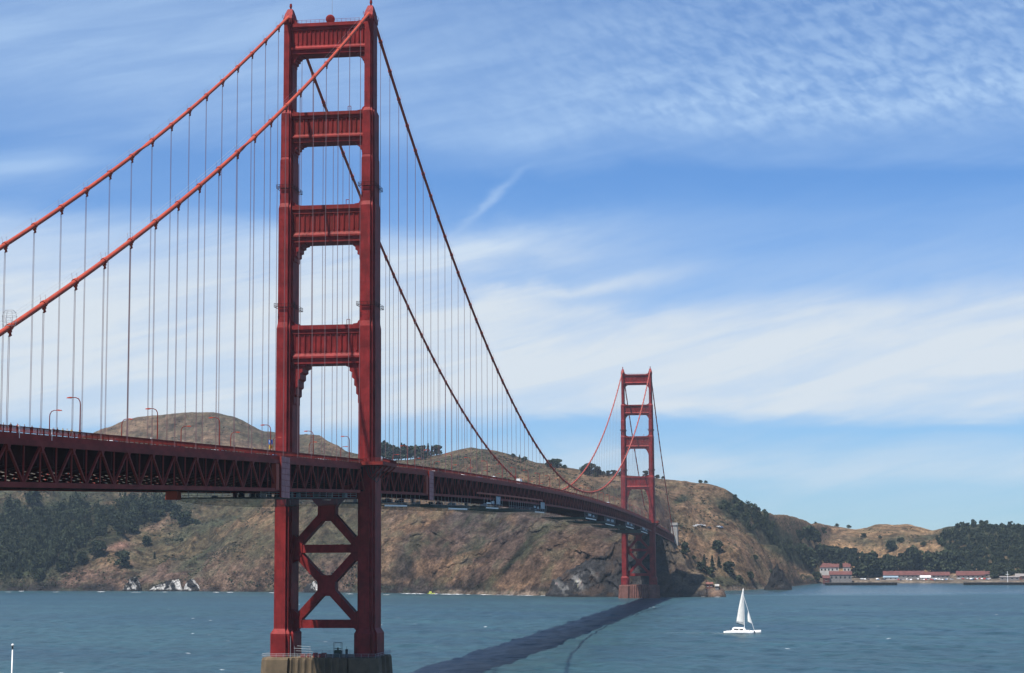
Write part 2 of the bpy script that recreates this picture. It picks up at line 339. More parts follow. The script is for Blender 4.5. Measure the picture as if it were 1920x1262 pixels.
class Land:
    pass
def build_land(name, cols, nseg, du, noise, colour, matname, smooth_r=4, smooth_c=3, zbase=-3.0, fade=1.0):
    us = np.arange(cols[0][0], cols[-1][0]+1e-6, du)
    ku = np.array([c[0] for c in cols], float)
    K = np.array([c[1] for c in cols], float)            # (ncol, npt, 2): r, z
    npt = K.shape[1]
    rr = np.stack([np.interp(us, ku, K[:, i, 0]) for i in range(npt)], 1); zz = np.stack([np.interp(us, ku, K[:, i, 1]) for i in range(npt)], 1)
    rows_r = []; rows_z = []
    for i in range(npt-1):
        n = nseg[i]; tt = np.arange(n)/n
        rows_r.append(rr[:, i:i+1]*(1-tt)+rr[:, i+1:i+2]*tt); rows_z.append(zz[:, i:i+1]*(1-tt)+zz[:, i+1:i+2]*tt)
    rows_r.append(rr[:, -1:]); rows_z.append(zz[:, -1:])
    r = np.concatenate(rows_r, 1); z = np.concatenate(rows_z, 1)
    def sm(a, k, ax):
        if k < 1: return a
        w = np.hanning(2*k+3)[1:-1]; w /= w.sum(); p = np.pad(a, [(k, k) if i == ax else (0, 0) for i in (0, 1)], mode='edge'); out = 0
        for i in range(2*k+1): out = out+w[i]*np.take(p, np.arange(i, i+a.shape[ax]), axis=ax)
        return out
    r = sm(sm(r, smooth_r, 1), smooth_c, 0); z = sm(sm(z, smooth_r, 1), smooth_c, 0)
    dirs = np.array([ray(u, 1030)[:2] for u in us])
    x = CX+dirs[:, 0:1]*r; y = CY+dirs[:, 1:2]*r
    env = np.ones_like(z)*fade
    x, y, z = noise(x, y, z, env, us)
    P = np.stack([x, y, z], -1); n0, n1 = z.shape
    d = P-np.array([CX, CY, CZ]); w = d@fw; pu = PW/2+FPX*(d@rt)/w; pv = PH/2-FPX*(d@upv)/w
    gz_r = np.gradient(z, axis=1)/np.maximum(np.gradient(np.hypot(x-CX, y-CY), axis=1), 0.3)
    col = colour(x, y, z, pu, pv, gz_r)
    me = bpy.data.meshes.new(name)
    idx = np.arange(n0*n1).reshape(n0, n1)
    F = np.stack([idx[:-1, :-1], idx[1:, :-1], idx[1:, 1:], idx[:-1, 1:]], -1).reshape(-1, 4)
    me.from_pydata(P.reshape(-1, 3).tolist(), [], F.tolist())
    ca = me.color_attributes.new('Col', 'FLOAT_COLOR', 'POINT')
    ca.data.foreach_set('color', np.concatenate([np.clip(col, 0.004, 1), np.ones((n0, n1, 1))], -1).astype(np.float32).ravel())
    me.polygons.foreach_set('use_smooth', [True]*len(me.polygons)); me.materials.append(MATS[matname]); me.update()
    o = link(name, me); L = Land(); L.o = o; L.us = us; L.P = P; L.pu = pu; L.pv = pv; return L
def zv(u, v, r): return at(u, v, r)[2]

main_cols_v = [
 (-600, 2750, [(1075, 2790), (1015, 2920), (950, 3080), (905, 3250), (870, 3500)]),
 (0, 2560, [(1080, 2590), (1030, 2680), (975, 2800), (915, 3000), (850, 3400)]),
 (160, 2500, [(1082, 2530), (1035, 2620), (975, 2740), (915, 2920), (808, 3400)]),
 (250, 2462, [(1085, 2485), (1040, 2570), (985, 2680), (925, 2850), (774, 3400)]),
 (330, 2420, [(1088, 2440), (1045, 2530), (990, 2640), (928, 2800), (764, 3400)]),
 (400, 2380, [(1088, 2400), (1045, 2490), (988, 2590), (930, 2760), (763, 3400)]),
 (440, 2360, [(1088, 2380), (1040, 2465), (985, 2565), (930, 2730), (772, 3400)]),
 (490, 2325, [(1088, 2345), (1040, 2420), (980, 2530), (925, 2700), (801, 3350)]),
 (540, 2300, [(1085, 2320), (1035, 2400), (975, 2500), (920, 2660), (808, 3300)]),
 (595, 2270, [(1080, 2290), (1030, 2360), (970, 2450), (915, 2600), (811, 3250)]),
 (650, 2245, [(1075, 2265), (1025, 2330), (965, 2420), (910, 2570), (842, 3100)]),
 (700, 2220, [(1070, 2240), (1020, 2300), (960, 2390), (905, 2540), (855, 2950)]),
 (760, 2190, [(1070, 2210), (1015, 2265), (955, 2340), (900, 2500), (858, 2850)]),
 (830, 2140, [(1070, 2160), (1010, 2215), (950, 2290), (890, 2450), (849, 2800)]),
 (885, 2100, [(1070, 2120), (1010, 2175), (945, 2250), (885, 2420), (836, 2800)]),
 (940, 2065, [(1070, 2085), (1010, 2140), (945, 2215), (885, 2380), (847, 2780)]),
 (1000, 2035, [(1070, 2055), (1010, 2110), (950, 2180), (905, 2330), (866, 2750)]),
 (1050, 2010, [(1068, 2030), (1010, 2085), (955, 2150), (910, 2300), (875, 2720)]),
 (1100, 1990, [(1065, 2010), (1010, 2060), (960, 2120), (925, 2280), (885, 2700)]),
 (1160, 1990, [(1060, 2010), (1015, 2045), (975, 2095), (940, 2260), (888, 2680)]),
 (1220, 1990, [(1060, 2012), (1020, 2050), (985, 2100), (950, 2250), (890, 2650)]),
 (1244, 2020, [(1066, 2045), (1040, 2090), (1012, 2160), (968, 2290), (892, 2630)]),
 (1264, 2050, [(1086, 2075), (1064, 2150), (1046, 2238), (985, 2330), (893, 2620)]),
 (1286, 2120, [(1088, 2150), (1064, 2195), (1040, 2255), (988, 2335), (896, 2620)]),
 (1300, 2190, [(1085, 2205), (1040, 2240), (989, 2280), (990, 2330), (898, 2620)]),
 (1330, 2215, [(1085, 2230), (1040, 2255), (989, 2290), (992, 2340), (902, 2600)]),
 (1362, 2235, [(1085, 2250), (1040, 2275), (991, 2310), (1000, 2370), (914, 2600)]),
 (1400, 2260, [(1088, 2275), (1050, 2295), (1010, 2330), (1035, 2420), (936, 2620)]),
 (1440, 2290, [(1090, 2305), (1065, 2320), (1040, 2350), (1060, 2450), (956, 2640)]),
 (1480, 2320, [(1092, 2335), (1078, 2350), (1061, 2380), (1072, 2480), (963, 2680)]),
 (1530, 2420, [(1094, 2440), (1086, 2460), (1080, 2480), (1082, 2560), (977, 2760)]),
 (1560, 2640, [(1090, 2650), (1087, 2720), (1080, 2800), (1050, 2900), (984, 3150)]),
 (1605, 2680, [(1089.5, 2690), (1086, 2760), (1078, 2850), (1040, 2980), (989, 3200)]),
 (1650, 2700, [(1089, 2710), (1086, 2780), (1072, 2870), (1030, 3000), (981, 3250)]),
 (1700, 2720, [(1089, 2730), (1085, 2800), (1070, 2890), (1030, 3000), (983, 3250)]),
 (1750, 2710, [(1089, 2720), (1085, 2790), (1072, 2870), (1035, 2980), (994, 3200)]),
 (1800, 2700, [(1089, 2710), (1085, 2780), (1060, 2860), (1018, 2950), (981, 3100)]),
 (1850, 2680, [(1089.5, 2690), (1086, 2760), (1060, 2840), (1012, 2930), (979, 3080)]),
 (1920, 2650, [(1090, 2660), (1086, 2730), (1060, 2810), (1016, 2900), (987, 3050)]),
 (2500, 2500, [(1092, 2510), (1088, 2580), (1060, 2680), (1020, 2800), (1002, 2950)])]
main_cols = []
SHIFT = {1400: 10, 1440: 60, 1480: 150, 1530: 270, 1560: 80}
GENTLE = {1300: (30, 90, 165, 230), 1330: (30, 90, 165, 230), 1362: (30, 90, 165, 235), 1400: (28, 80, 150, 250), 1440: (25, 65, 120, 230), 1480: (22, 50, 90, 200)}
for u, rs, pts in main_cols_v:
    sh_ = SHIFT.get(u, 0); rs += sh_; pts = [((1097.0 if i == 0 and sh_ > 150 else v), r+sh_) for i, (v, r) in enumerate(pts)]
    if u in GENTLE: pts = [(v, rs+g) for (v, r), g in zip(pts, GENTLE[u])]+pts[4:]
    k = [(rs-25, -4.0), (rs, -0.4)]+[(r, zv(u, v, r)) for v, r in pts]
    zr = k[-1][1]; k.append((k[-1][0]+350, zr*0.55)); main_cols.append((u, k))
def main_noise(x, y, z, env, us):
    hz = np.clip((z-1)/25, 0, 1)
    flat = sstep(1500, 1580, us)[:, None]                # the flat of the old fort
    hz = hz*(1-flat*(1-sstep(10, 40, z)))
    # gullies: ridged noise drawn out down-slope and leaning, as on the cliffs
    a = fbm(x/170, y/170, z/300, 4, 11)
    lean = (x*0.9+z*0.9)
    g = fbm(lean/95, (y*0.35-z*0.8)/200, z*0+2.2, 5, 23, 0.55, True)
    g2 = fbm(x/60, y/60, z/60, 4, 31)
    big = fbm(x/420, y/420, z*0, 3, 71)
    rid = np.linspace(0, 1, z.shape[1])[None, :]
    damp = 1-0.93*np.exp(-((rid-0.885)/0.12)**2)          # keep the skyline where it is
    m1 = fbm(x/34, y/34, z/34, 4, 37, 0.55, True); fine = fbm(x/11, y/11, z/11, 3, 41)
    steep = sstep(690, 760, us)[:, None]*(1-sstep(1240, 1300, us)[:, None])*(1-sstep(90, 140, z))
    rug = 0.55+0.75*steep
    dz = (a*16+g*17*rug+g2*10*rug)*hz*damp+big*18*hz*damp+(m1*6.5*rug+fine*3.4)*hz*(.04+.96*damp)
    lat = (x-CX)*r0_[0]+(y-CY)*r0_[1]; wv = fbm(x/80, y/80, z/80, 3, 211)*26
    ss_ = (z*0.80-lat*0.56+wv); tt_ = (z*0.56+lat*0.80)
    strata = fbm(ss_/26, tt_/150, z*0+1.7, 4, 213, 0.6, True)+.6*fbm(ss_/10, tt_/60, z*0+4.7, 3, 217, 0.55, True)
    rad_ = np.hypot(x-CX, y-CY)
    gul = fbm((lat+wv*1.6+rad_*0.22)/105, rad_/380, z*0+9.1, 4, 401, 0.5, True)
    globals()['GULF'] = gul
    dz = dz+strata*1.8*hz*steep+gul*22*hz*damp*(1-.5*steep)
    dn = strata*5.5*steep*hz*damp+(g*24*rug+g2*17+a*14+m1*12*rug)*hz*damp+fine*5.0*hz*rug*damp
    d = np.hypot(x-CX, y-CY); x2 = x+(x-CX)/d*dn; y2 = y+(y-CY)/d*dn
    return x2, y2, np.where(z > -0.3, np.maximum(z+dz, 0.15), z)
def G(pu, pv, u, v, su, sv, k=0.0): return np.exp(-(((pu-u)/su)**2+((pv-v-k*(pu-u))/sv)**2))
def main_colour(x, y, z, pu, pv, slope):
    n5 = fbm(x/22, y/22, z/22, 4, 19); n1 = fbm(x/140, y/140, z/140, 5, 3); n2 = fbm(x/38, y/38, z/38, 5, 5); n3 = fbm(x/300, y/300, z/200, 4, 9)
    lat = (x-CX)*r0_[0]+(y-CY)*r0_[1]; wv = fbm(x/80, y/80, z/80, 3, 211)*26; lean = fbm((z*0.80-lat*0.56+wv)/30, (z*0.56+lat*0.80)/150, z*0+5.2, 5, 55, 0.65)
    col = np.ones(x.shape+(3,))*TAN*0.92
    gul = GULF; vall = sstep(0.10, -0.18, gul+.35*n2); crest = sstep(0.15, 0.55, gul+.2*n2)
    col = blend(col, BROWN, sstep(-0.2, 0.35, n2+0.3*n1)*0.6)
    col = blend(col, SCRUB, sstep(0.02, 0.28, n1+0.5*n2)*0.75)
    # sea cliff: bare brown and grey rock
    cl = sstep(690, 760, pu)*(1-sstep(1230, 1290, pu))*sstep(915, 975, pv+n1*25)
    cc = BROWN*(1+0*x[..., None])*1.05
    cc = blend(cc, GREYB, sstep(-0.15, 0.3, n1+n2*0.4)); cc = blend(cc, OCHRE*1.15, sstep(0.06, 0.26, lean+0.25*n3)*0.8)
    cc = blend(cc, DSCRUB*.9, sstep(0.10, 0.27, -lean+0.35*n2)*0.85)
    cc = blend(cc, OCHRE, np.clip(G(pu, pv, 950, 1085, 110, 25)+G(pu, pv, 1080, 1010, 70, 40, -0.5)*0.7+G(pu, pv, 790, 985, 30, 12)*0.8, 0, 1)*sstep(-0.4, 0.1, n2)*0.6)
    cc = blend(cc, DROCK*0.9, np.clip(G(pu, pv, 765, 1090, 42, 26)*1.6+G(pu, pv, 752, 1035, 18, 40)*0.8+G(pu, pv, 850, 1106, 60, 9)*.8, 0, 1)*sstep(-0.45, 0.05, n2))  # shade of the recess at the cliff foot painted in with dark rock colour
    col = col*(1-cl[..., None])+cc*cl[..., None]
    wd = (1-sstep(300, 345, pu))*sstep(930, 955, pv+n2*14)*(1-sstep(-10, 14, (pv-1082)+np.clip(pu-110, 0, 400)*0.62+n2*18))
    # left headland: green scrub, reddish foot
    lf = 1-sstep(640, 720, pu)
    lg = lf*sstep(905, 925, pv)
    col = blend(col, GREEN*0.85, lg*sstep(-0.30, 0.12, n1+0.3*n2)*0.85)
    col = blend(col, SCRUB*0.8, lg*sstep(0.0, 0.3, n2)*0.7)
    col = blend(col, np.array([0.125, 0.085, 0.070]), lf*sstep(1030, 1070, pv+n1*30+n2*15)*0.8)
    col = blend(col, np.array([0.24, 0.15, 0.115]), np.clip(G(pu, pv, 225, 1018, 34, 11, -0.15)*1.5+G(pu, pv, 300, 985, 42, 14, -0.3)*1.1, 0, 1)*sstep(-0.3, 0.1, n2))
    col = blend(col, TAN, np.clip(G(pu, pv, 470, 962, 55, 13, 0.2)*1.1+G(pu, pv, 255, 928, 28, 8)*1.2+G(pu, pv, 10, 945, 14, 14)+G(pu, pv, 160, 1030, 25, 14)*.5, 0, 1)*sstep(-0.4, 0.05, n2+0.2)*0.8)
    top = lf*(1-sstep(880, 905, pv))
    col = blend(col, np.array([0.150, 0.112, 0.078]), top*0.8); col = blend(col, SCRUB*0.95, top*sstep(0.0, 0.3, n1+0.2*n2)*0.35)
    col = blend(col, DSCRUB*.8, wd*0.9)
    # ridges seen over the deck
    mid = sstep(700, 730, pu)*(1-sstep(1240, 1300, pu))*(1-sstep(915, 960, pv+n1*20))
    col = blend(col, TAN*0.78, mid*0.6); col = blend(col, SCRUB, mid*sstep(0.0, 0.22, n1+.35*n2)*0.8)
    col = blend(col, TAN*1.05, np.clip(G(pu, pv, 1085, 900, 60, 12)+G(pu, pv, 850, 873, 70, 3)*1.2+G(pu, pv, 985, 885, 22, 9, 0.4)*.7+G(pu, pv, 1150, 893, 40, 10), 0, 1)*0.75)
    col = blend(col, SCRUB, np.clip(G(pu, pv, 1000, 880, 20, 12, .5)+G(pu, pv, 905, 860, 50, 9)*.7+G(pu, pv, 770, 865, 60, 10)*.8+G(pu, pv, 1060, 905, 25, 9)*.6, 0, 1)*0.85)
    # the hill right of the far tower
    hl = sstep(1235, 1290, pu)*(1-sstep(1560, 1620, pu))
    col = blend(col, np.array([0.165, 0.115, 0.072]), hl*0.5)
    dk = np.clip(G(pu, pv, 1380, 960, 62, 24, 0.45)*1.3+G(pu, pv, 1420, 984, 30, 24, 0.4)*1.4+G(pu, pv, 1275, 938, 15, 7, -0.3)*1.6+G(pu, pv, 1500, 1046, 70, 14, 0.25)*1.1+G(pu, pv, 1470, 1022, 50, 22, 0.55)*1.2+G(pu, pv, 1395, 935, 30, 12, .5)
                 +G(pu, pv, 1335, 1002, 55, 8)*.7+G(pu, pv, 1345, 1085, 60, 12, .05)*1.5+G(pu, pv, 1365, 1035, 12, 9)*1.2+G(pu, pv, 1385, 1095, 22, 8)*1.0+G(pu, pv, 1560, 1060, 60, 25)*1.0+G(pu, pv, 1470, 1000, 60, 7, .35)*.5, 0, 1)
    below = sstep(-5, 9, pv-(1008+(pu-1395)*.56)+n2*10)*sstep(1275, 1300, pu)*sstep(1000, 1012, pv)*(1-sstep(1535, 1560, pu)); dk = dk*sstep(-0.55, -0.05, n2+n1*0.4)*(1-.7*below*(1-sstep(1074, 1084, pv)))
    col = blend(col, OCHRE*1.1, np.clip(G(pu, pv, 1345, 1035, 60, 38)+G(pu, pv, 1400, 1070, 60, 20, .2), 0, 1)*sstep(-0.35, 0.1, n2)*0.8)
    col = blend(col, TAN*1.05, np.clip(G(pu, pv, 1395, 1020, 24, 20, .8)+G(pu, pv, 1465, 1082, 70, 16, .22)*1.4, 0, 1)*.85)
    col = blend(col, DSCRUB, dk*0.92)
    # tan lobes above the fort
    fb = sstep(1500, 1560, pu)
    col = blend(col, TAN*1.45, fb*0.85); col = blend(col, OCHRE*0.9, fb*sstep(0.0, 0.3, n2)*0.5)
    dk2 = np.clip(sstep(0.12, 0.30, n1*0.8+n2*0.5)*0.9+G(pu, pv, 1600, 1012, 60, 9, .15)*1.2+G(pu, pv, 1530, 995, 40, 12)*.8+G(pu, pv, 1690, 1010, 50, 6)*.9+G(pu, pv, 1675, 1020, 16, 18)+G(pu, pv, 1740, 1008, 35, 7, -.3)+G(pu, pv, 1590, 975, 30, 6, .3), 0, 1)
    col = blend(col, DSCRUB*1.1, fb*dk2*0.9)
    col = blend(col, DSCRUB, sstep(1745, 1775, pu)*(1-sstep(1060, 1075, pv))*0.9)
    col = blend(col, np.array([0.17, 0.15, 0.12]), fb*sstep(1076, 1080, pv)*0.9)
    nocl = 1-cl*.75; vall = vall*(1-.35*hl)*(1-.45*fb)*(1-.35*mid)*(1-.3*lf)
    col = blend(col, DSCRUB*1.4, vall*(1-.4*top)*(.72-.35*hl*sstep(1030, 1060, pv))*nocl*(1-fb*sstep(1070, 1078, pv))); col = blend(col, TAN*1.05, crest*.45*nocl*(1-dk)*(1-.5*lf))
    warm = np.clip(G(pu, pv, 1345, 1040, 62, 30)*.8+G(pu, pv, 1400, 1062, 50, 22, .3)*.8+G(pu, pv, 1470, 1086, 70, 13, .10)*1.5+G(pu, pv, 1395, 1018, 20, 18, .8)*.8, 0, 1)*sstep(-.25, .1, n2+.1)
    col = blend(col, np.array([0.215, 0.145, 0.088]), warm*.8)
    col = blend(col, np.array([0.19, 0.128, 0.080]), below*(1-dk)*sstep(-.30, .08, n2+.3*n5+.1)*.75)
    gold = np.clip(fb*sstep(-.25, .15, gul+.4*n2+.1)*(1-dk2*.9)*(1-sstep(1076, 1080, pv)), 0, 1)*(1-sstep(1745, 1775, pu))
    col = blend(col, np.array([0.27, 0.185, 0.100]), gold*.85)
    upper = hl*(1-dk)*sstep(-.2, .2, gul+.5*n2+.05)*(1-sstep(1000, 1030, pv)); col = blend(col, np.array([0.200, 0.138, 0.088]), upper*.65)
    # wet rock at the waterline
    col = blend(col, DROCK*0.9, (1-sstep(2.5, 11.0, z+n2*10))*(1-fb)*(1-.7*G(pu, pv, 930, 1112, 90, 30))*0.9)
    beach = (1-sstep(2.5, 5.5, z+n2))*np.clip(sstep(800, 850, pu)*(1-sstep(1020, 1040, pu))+G(pu, pv, 1380, 1100, 70, 10), 0, 1)
    col = blend(col, np.array([0.20, 0.165, 0.13]), beach*0.8)
    n4 = fbm(x/11, y/11, z/11, 4, 15)
    open_ = 1-fb*sstep(1070, 1078, pv)
    col = blend(col, DSCRUB*1.2, open_*sstep(0.02, 0.22, n4*.5+n5*.7+.25*n1)*0.46)
    n6 = fbm(x/5, y/5, z/5, 2, 25); md = np.clip(1+0.42*n2+0.75*n4+0.65*n6+.4*n5, .4, 1.8)
    return col*np.array([0.76, 0.70, 0.68])*md[..., None]
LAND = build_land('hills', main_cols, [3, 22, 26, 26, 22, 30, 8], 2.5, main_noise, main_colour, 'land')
tag(LAND.o, kind='structure')
def ground(u, v):
    """first visible land point seen in that direction"""
    i = int(np.clip(round((u-LAND.us[0])/(LAND.us[1]-LAND.us[0])), 0, len(LAND.us)-1))
    pv = LAND.pv[i]; best = None
    for j in range(3, len(pv)-9):
        if pv[j] <= v: best = j; break
    if best is None: best = int(np.argmin(pv[3:len(pv)-8]))+3
    return LAND.P[i, best]

# rocks and points that stand off the shore
def rock_land(name, prof, du, amp, colour, zneg=-4.0, seed=1, cs=1, fs=14.0):
    cols = []
    for u, v, rs, rc, rb in prof: zc = zv(u, v, rc); cols.append((u, [(rs-6, zneg), (rs, -0.5), ((rs+rc)/2, zc*0.55), (rc, zc), (rb, zneg)]))
    def nz(x, y, z, env, us):
        h = np.clip((z+0.5)/8, 0, 1); d = np.hypot(x-CX, y-CY)
        a = fbm(x/fs, y/fs, z/fs, 5, seed, 0.6, True); b = fbm(x/(fs*.35), y/(fs*.35), z/(fs*.35), 3, seed+50)
        dn = (a*amp+b*amp*.4)*h
        return x+(x-CX)/d*dn, y+(y-CY)/d*dn, z+(a*amp*.55+b*amp*.3)*h
    return build_land(name, cols, [2, 14, 14, 10], du, nz, colour, 'rock', 1, cs)
def guano(c0, wf, c1=None, lo=0.14):
    def f(x, y, z, pu, pv, s):
        n = fbm(x/16, y/16, z/16, 5, 61); n2 = fbm(x/5, y/5, z/5, 4, 62); lean = fbm((x+z)/6, (y*.4-z*.5)/16, z*0, 4, 63, .65)
        col = np.ones(x.shape+(3,))*c0; col = blend(col, c0*1.5+0.008, sstep(-.1, .4, n2))
        if c1 is not None: col = blend(col, c1, sstep(-0.05, 0.25, n))
        col = blend(col, WHITE, np.clip(wf(pu, pv), 0, 1)*sstep(lo, lo+.14, lean+0.45*n2))
        col = blend(col, DROCK*0.7, 1-sstep(1.0, 3.5, z+n2*2)); return np.where(col > .25, col, col*.72)
    return f
o = rock_land('sea_cliff_rock', [(1022, 1114, 1985, 2000, 2030), (1035, 1098, 1972, 1990, 2040), (1060, 1082, 1960, 1985, 2050), (1090, 1064, 1950, 1985, 2060), (1120, 1046, 1945, 1985, 2070), (1150, 1026, 1942, 1990, 2080), (1175, 1012, 1940, 1995, 2085), (1210, 1005, 1938, 1998, 2085), (1240, 1004, 1935, 1998, 2080), (1254, 1012, 1932, 1990, 2070), (1270, 1036, 1932, 1980, 2050), (1290, 1062, 1930, 1970, 2030), (1310, 1082, 1928, 1955, 1995), (1326, 1096, 1926, 1945, 1975), (1346, 1102, 1925, 1938, 1955), (1356, 1110, 1926, 1934, 1945), (1360, 1119, 1929, 1933, 1939)],
              1.6, 15.0, guano(DROCK, lambda u, v: G(u, v, 1040, 1100, 9, 11)*0.8+G(u, v, 1085, 1092, 30, 16, -.5)*0.55, BROWN*0.75), seed=81, fs=22.0)
tag(o.o, 'dark rocky sea cliff with white bird droppings at the foot of the far tower', 'cliff')
# its crown: sunlit ochre ground towards the point
me = o.o.data; ca = me.color_attributes['Col']; buf = np.zeros(len(me.vertices)*4, np.float32); ca.data.foreach_get('color', buf); buf = buf.reshape(-1, 4)
pu_, pv_ = o.pu.ravel(), o.pv.ravel(); zz_ = o.P[..., 2].ravel(); nn_ = fbm(o.P[..., 0]/12, o.P[..., 1]/12, o.P[..., 2]/12, 4, 90).ravel()
f_ = sstep(1240, 1290, pu_+nn_*25)*sstep(2.5, 9, zz_+nn_*6)*sstep(-.25, .15, nn_+.12); buf[:, :3] = buf[:, :3]*(1-f_[:, None]*.8)+np.array([0.135, 0.100, 0.066])*f_[:, None]*.8
f_ = np.clip(G(pu_, pv_, 1343, 1112, 14, 7)*1.3, 0, 1); buf[:, :3] = buf[:, :3]*(1-f_[:, None]*.7)+np.array([0.20, 0.13, 0.095])*f_[:, None]*.7
ca.data.foreach_set('color', buf.ravel())
o = rock_land('needle_rock', [(1431, 1104, 2268, 2277, 2287), (1437, 1094, 2260, 2275, 2294), (1444, 1081, 2256, 2275, 2298), (1451, 1066, 2254, 2275, 2300), (1457, 1059, 2253, 2275, 2300), (1463, 1066, 2253, 2275, 2300), (1469, 1077, 2255, 2275, 2298), (1476, 1091, 2258, 2275, 2294), (1484, 1105, 2266, 2275, 2286)], 0.7, 8.0, guano(DROCK*.7, lambda u, v: G(u, v, 1464, 1098, 6, 6)*.1, BROWN*.42), seed=91, cs=0, fs=8)
tag(o.o, 'dark pointed sea rock standing in the cove right of the point', 'rock')
for nm, pr, lab, sd in [
 ('shore_rock', [(229, 1109, 2450, 2455, 2462), (237, 1098, 2446, 2454, 2466), (246, 1085, 2444, 2454, 2468), (256, 1081, 2443, 2454, 2470), (262, 1090, 2443, 2454, 2468), (268, 1108, 2448, 2453, 2460)], 'white-stained dark rock at the waterline, leftmost on the left shore', 101),
 ('shore_rock', [(278, 1108, 2424, 2430, 2440), (290, 1099, 2420, 2430, 2444), (305, 1096, 2416, 2428, 2446), (320, 1090, 2412, 2425, 2446), (336, 1087, 2408, 2422, 2446), (341, 1097, 2406, 2418, 2440), (345, 1108, 2408, 2414, 2425)], 'long white-stained rock at the waterline, middle one on the left shore', 102),
 ('shore_rock', [(344, 1108, 2402, 2408, 2416), (352, 1092, 2398, 2408, 2422), (361, 1087, 2396, 2406, 2424), (372, 1096, 2394, 2404, 2420), (388, 1108, 2394, 2399, 2408)], 'low white-stained rock at the waterline, nearest the tower on the left shore', 103),
 ('shore_rock', [(566, 1111, 2262, 2268, 2276), (578, 1098, 2258, 2268, 2284), (592, 1092, 2256, 2266, 2284), (606, 1098, 2254, 2264, 2280), (628, 1108, 2252, 2258, 2268)], 'white-stained shore rock seen between the legs of the near tower', 104)]:
    o = rock_land(nm, pr, 1.0, 7.0, guano(DROCK*.9, lambda u, v: 0.85+0*u, None, -0.04), seed=sd, cs=0, fs=10); tag(o.o, lab, 'rock', 'white-stained rocks along the left shore')

# surf: broken strips of foam lying on the water along the shore
fm = MB()
def foam(u, v, wpx, wdt):
    p = at(u, v, 100); d = ray(u, v); s = -CZ/d[2]; c = np.array([CX+d[0]*s, CY+d[1]*s, 0.3]); n = 9
    h = np.array([d[0], d[1]]); h /= np.hypot(*h); sd = np.array([h[1], -h[0]]); L = wpx/1.65; a = []; b = []
    for i in range(n):
        q = i/(n-1)-.5; w = wdt*(1-abs(2*q)**2)*random.uniform(.4, 1); off = random.uniform(-1, 1)*wdt*.6
        m = c[:2]+sd*q*L+h*off; a.append((*(m-h*w), 0.3)); b.append((*(m+h*w), 0.3))
    fm.add(a+b, [(i, i+1, n+i+1, n+i) for i in range(n-1)])
for i in range(40):
    u = random.uniform(740, 1040); foam(u, 1113.0+(u-740)*.014+random.uniform(-.6, .4), random.uniform(8, 30), random.uniform(4, 9))
for u, v, w in [(15, 1110.5, 16), (40, 1109, 12), (105, 1110.5, 14), (190, 1110, 18), (255, 1111, 22), (310, 1110.5, 12), (405, 1111, 14), (432, 1111, 16), (510, 1112, 14), (600, 1113, 20), (655, 1114, 16), (725, 1115.5, 14), (1055, 1118, 16), (1120, 1119, 30), (1150, 1118, 20), (1180, 1121, 16), (1200, 1121, 22), (1282, 1119, 14), (1320, 1119.5, 16), (1345, 1120, 10), (1240, 1119, 8)]:
    foam(u, v, w, random.uniform(5, 10))
tag(fm.build('surf_foam', 'foam'), 'white surf breaking along the far shore', 'surf', kind='stuff')

# near bluff under and in front of the camera (below the frame), carrying the pole at lower left
bl = []; nb = 40
bx = np.linspace(-420, 620, nb+1); by = np.linspace(-1000, -190, nb+1); XX, YY = np.meshgrid(bx, by, indexing='ij')
dd = np.hypot(XX-CX, YY-CY); fwd = (YY-CY)*0.985-(XX-CX)*0.143
ZZ = 43.9-sstep(2, 330, fwd)*46-0.075*np.clip(fwd, 0, 70)+fbm(XX/60, YY/60, XX*0, 3, 5)*1.2*np.clip(dd/60, 0, 1)+np.clip(-fwd, 0, 300)*0.01
ZZ = np.minimum(ZZ, 43.9)
m_ = MB(); m_.add(np.stack([XX, YY, ZZ], -1).reshape(-1, 3), [(i*(nb+1)+j, (i+1)*(nb+1)+j, (i+1)*(nb+1)+j+1, i*(nb+1)+j+1) for i in range(nb) for j in range(nb)])
tag(m_.build('bluff_ground', 'bluff_grass', smooth=True), kind='structure')

# ------------------------------------------------------------------ the bridge
BW = 13.7; PAN = 7.62; BAY = 15.24; MAIN = 1280.0
def deck(y):
    if 0 <= y <= MAIN: return 81.4-7.0*((y-640)/640)**2
    e = -y if y < 0 else y-MAIN
    return 74.4-0.0262*e
def cable_z(y):
    if 0 <= y <= MAIN: return 85.0+140.0*((640-y)/640)**2
    e = -y if y < 0 else y-MAIN
    return 225.0-0.5722*e+0.0003085*e*e
BR = empty('suspension_bridge', (0, 0, 0))
tag(BR, 'long red-orange suspension bridge with two tall portal towers crossing the strait', 'bridge')

def section(Wd, D, z):
    w, d = Wd/2, D/2; a, b = 0.42*w, 0.20*w; p, q = 0.24*d, 0.12*d
    quad = [(w, d-p-q+0.0), (w-b, d-p-q), (w-b, d-q), (w-a-b*0.2, d-q), (w-a-b*0.2, d)]
    pts = [(x, y) for x, y in quad]+[(-x, y) for x, y in quad[::-1]]+[(-x, -y) for x, y in quad]+[(x, -y) for x, y in quad[::-1]]
    return [(x, y, z) for x, y in pts]
LEG = [(13.0, 7.5, 16.5), (20.2, 7.5, 16.5), (21.8, 5.7, 14.4), (73, 5.6, 14.2), (118.6, 5.5, 14.0), (120.4, 5.0, 12.9), (158.4, 5.0, 12.9), (159.8, 4.5, 11.6), (174.4, 4.4, 11.5), (175.2, 4.15, 11.0), (190.0, 4.1, 11.0), (191.2, 3.05, 9.2), (220.6, 3.0, 9.1), (220.9, 3.5, 9.7), (222.4, 3.5, 9.7)]
def leg_width(z): return float(np.interp(z, [a[0] for a in LEG], [a[1] for a in LEG]))
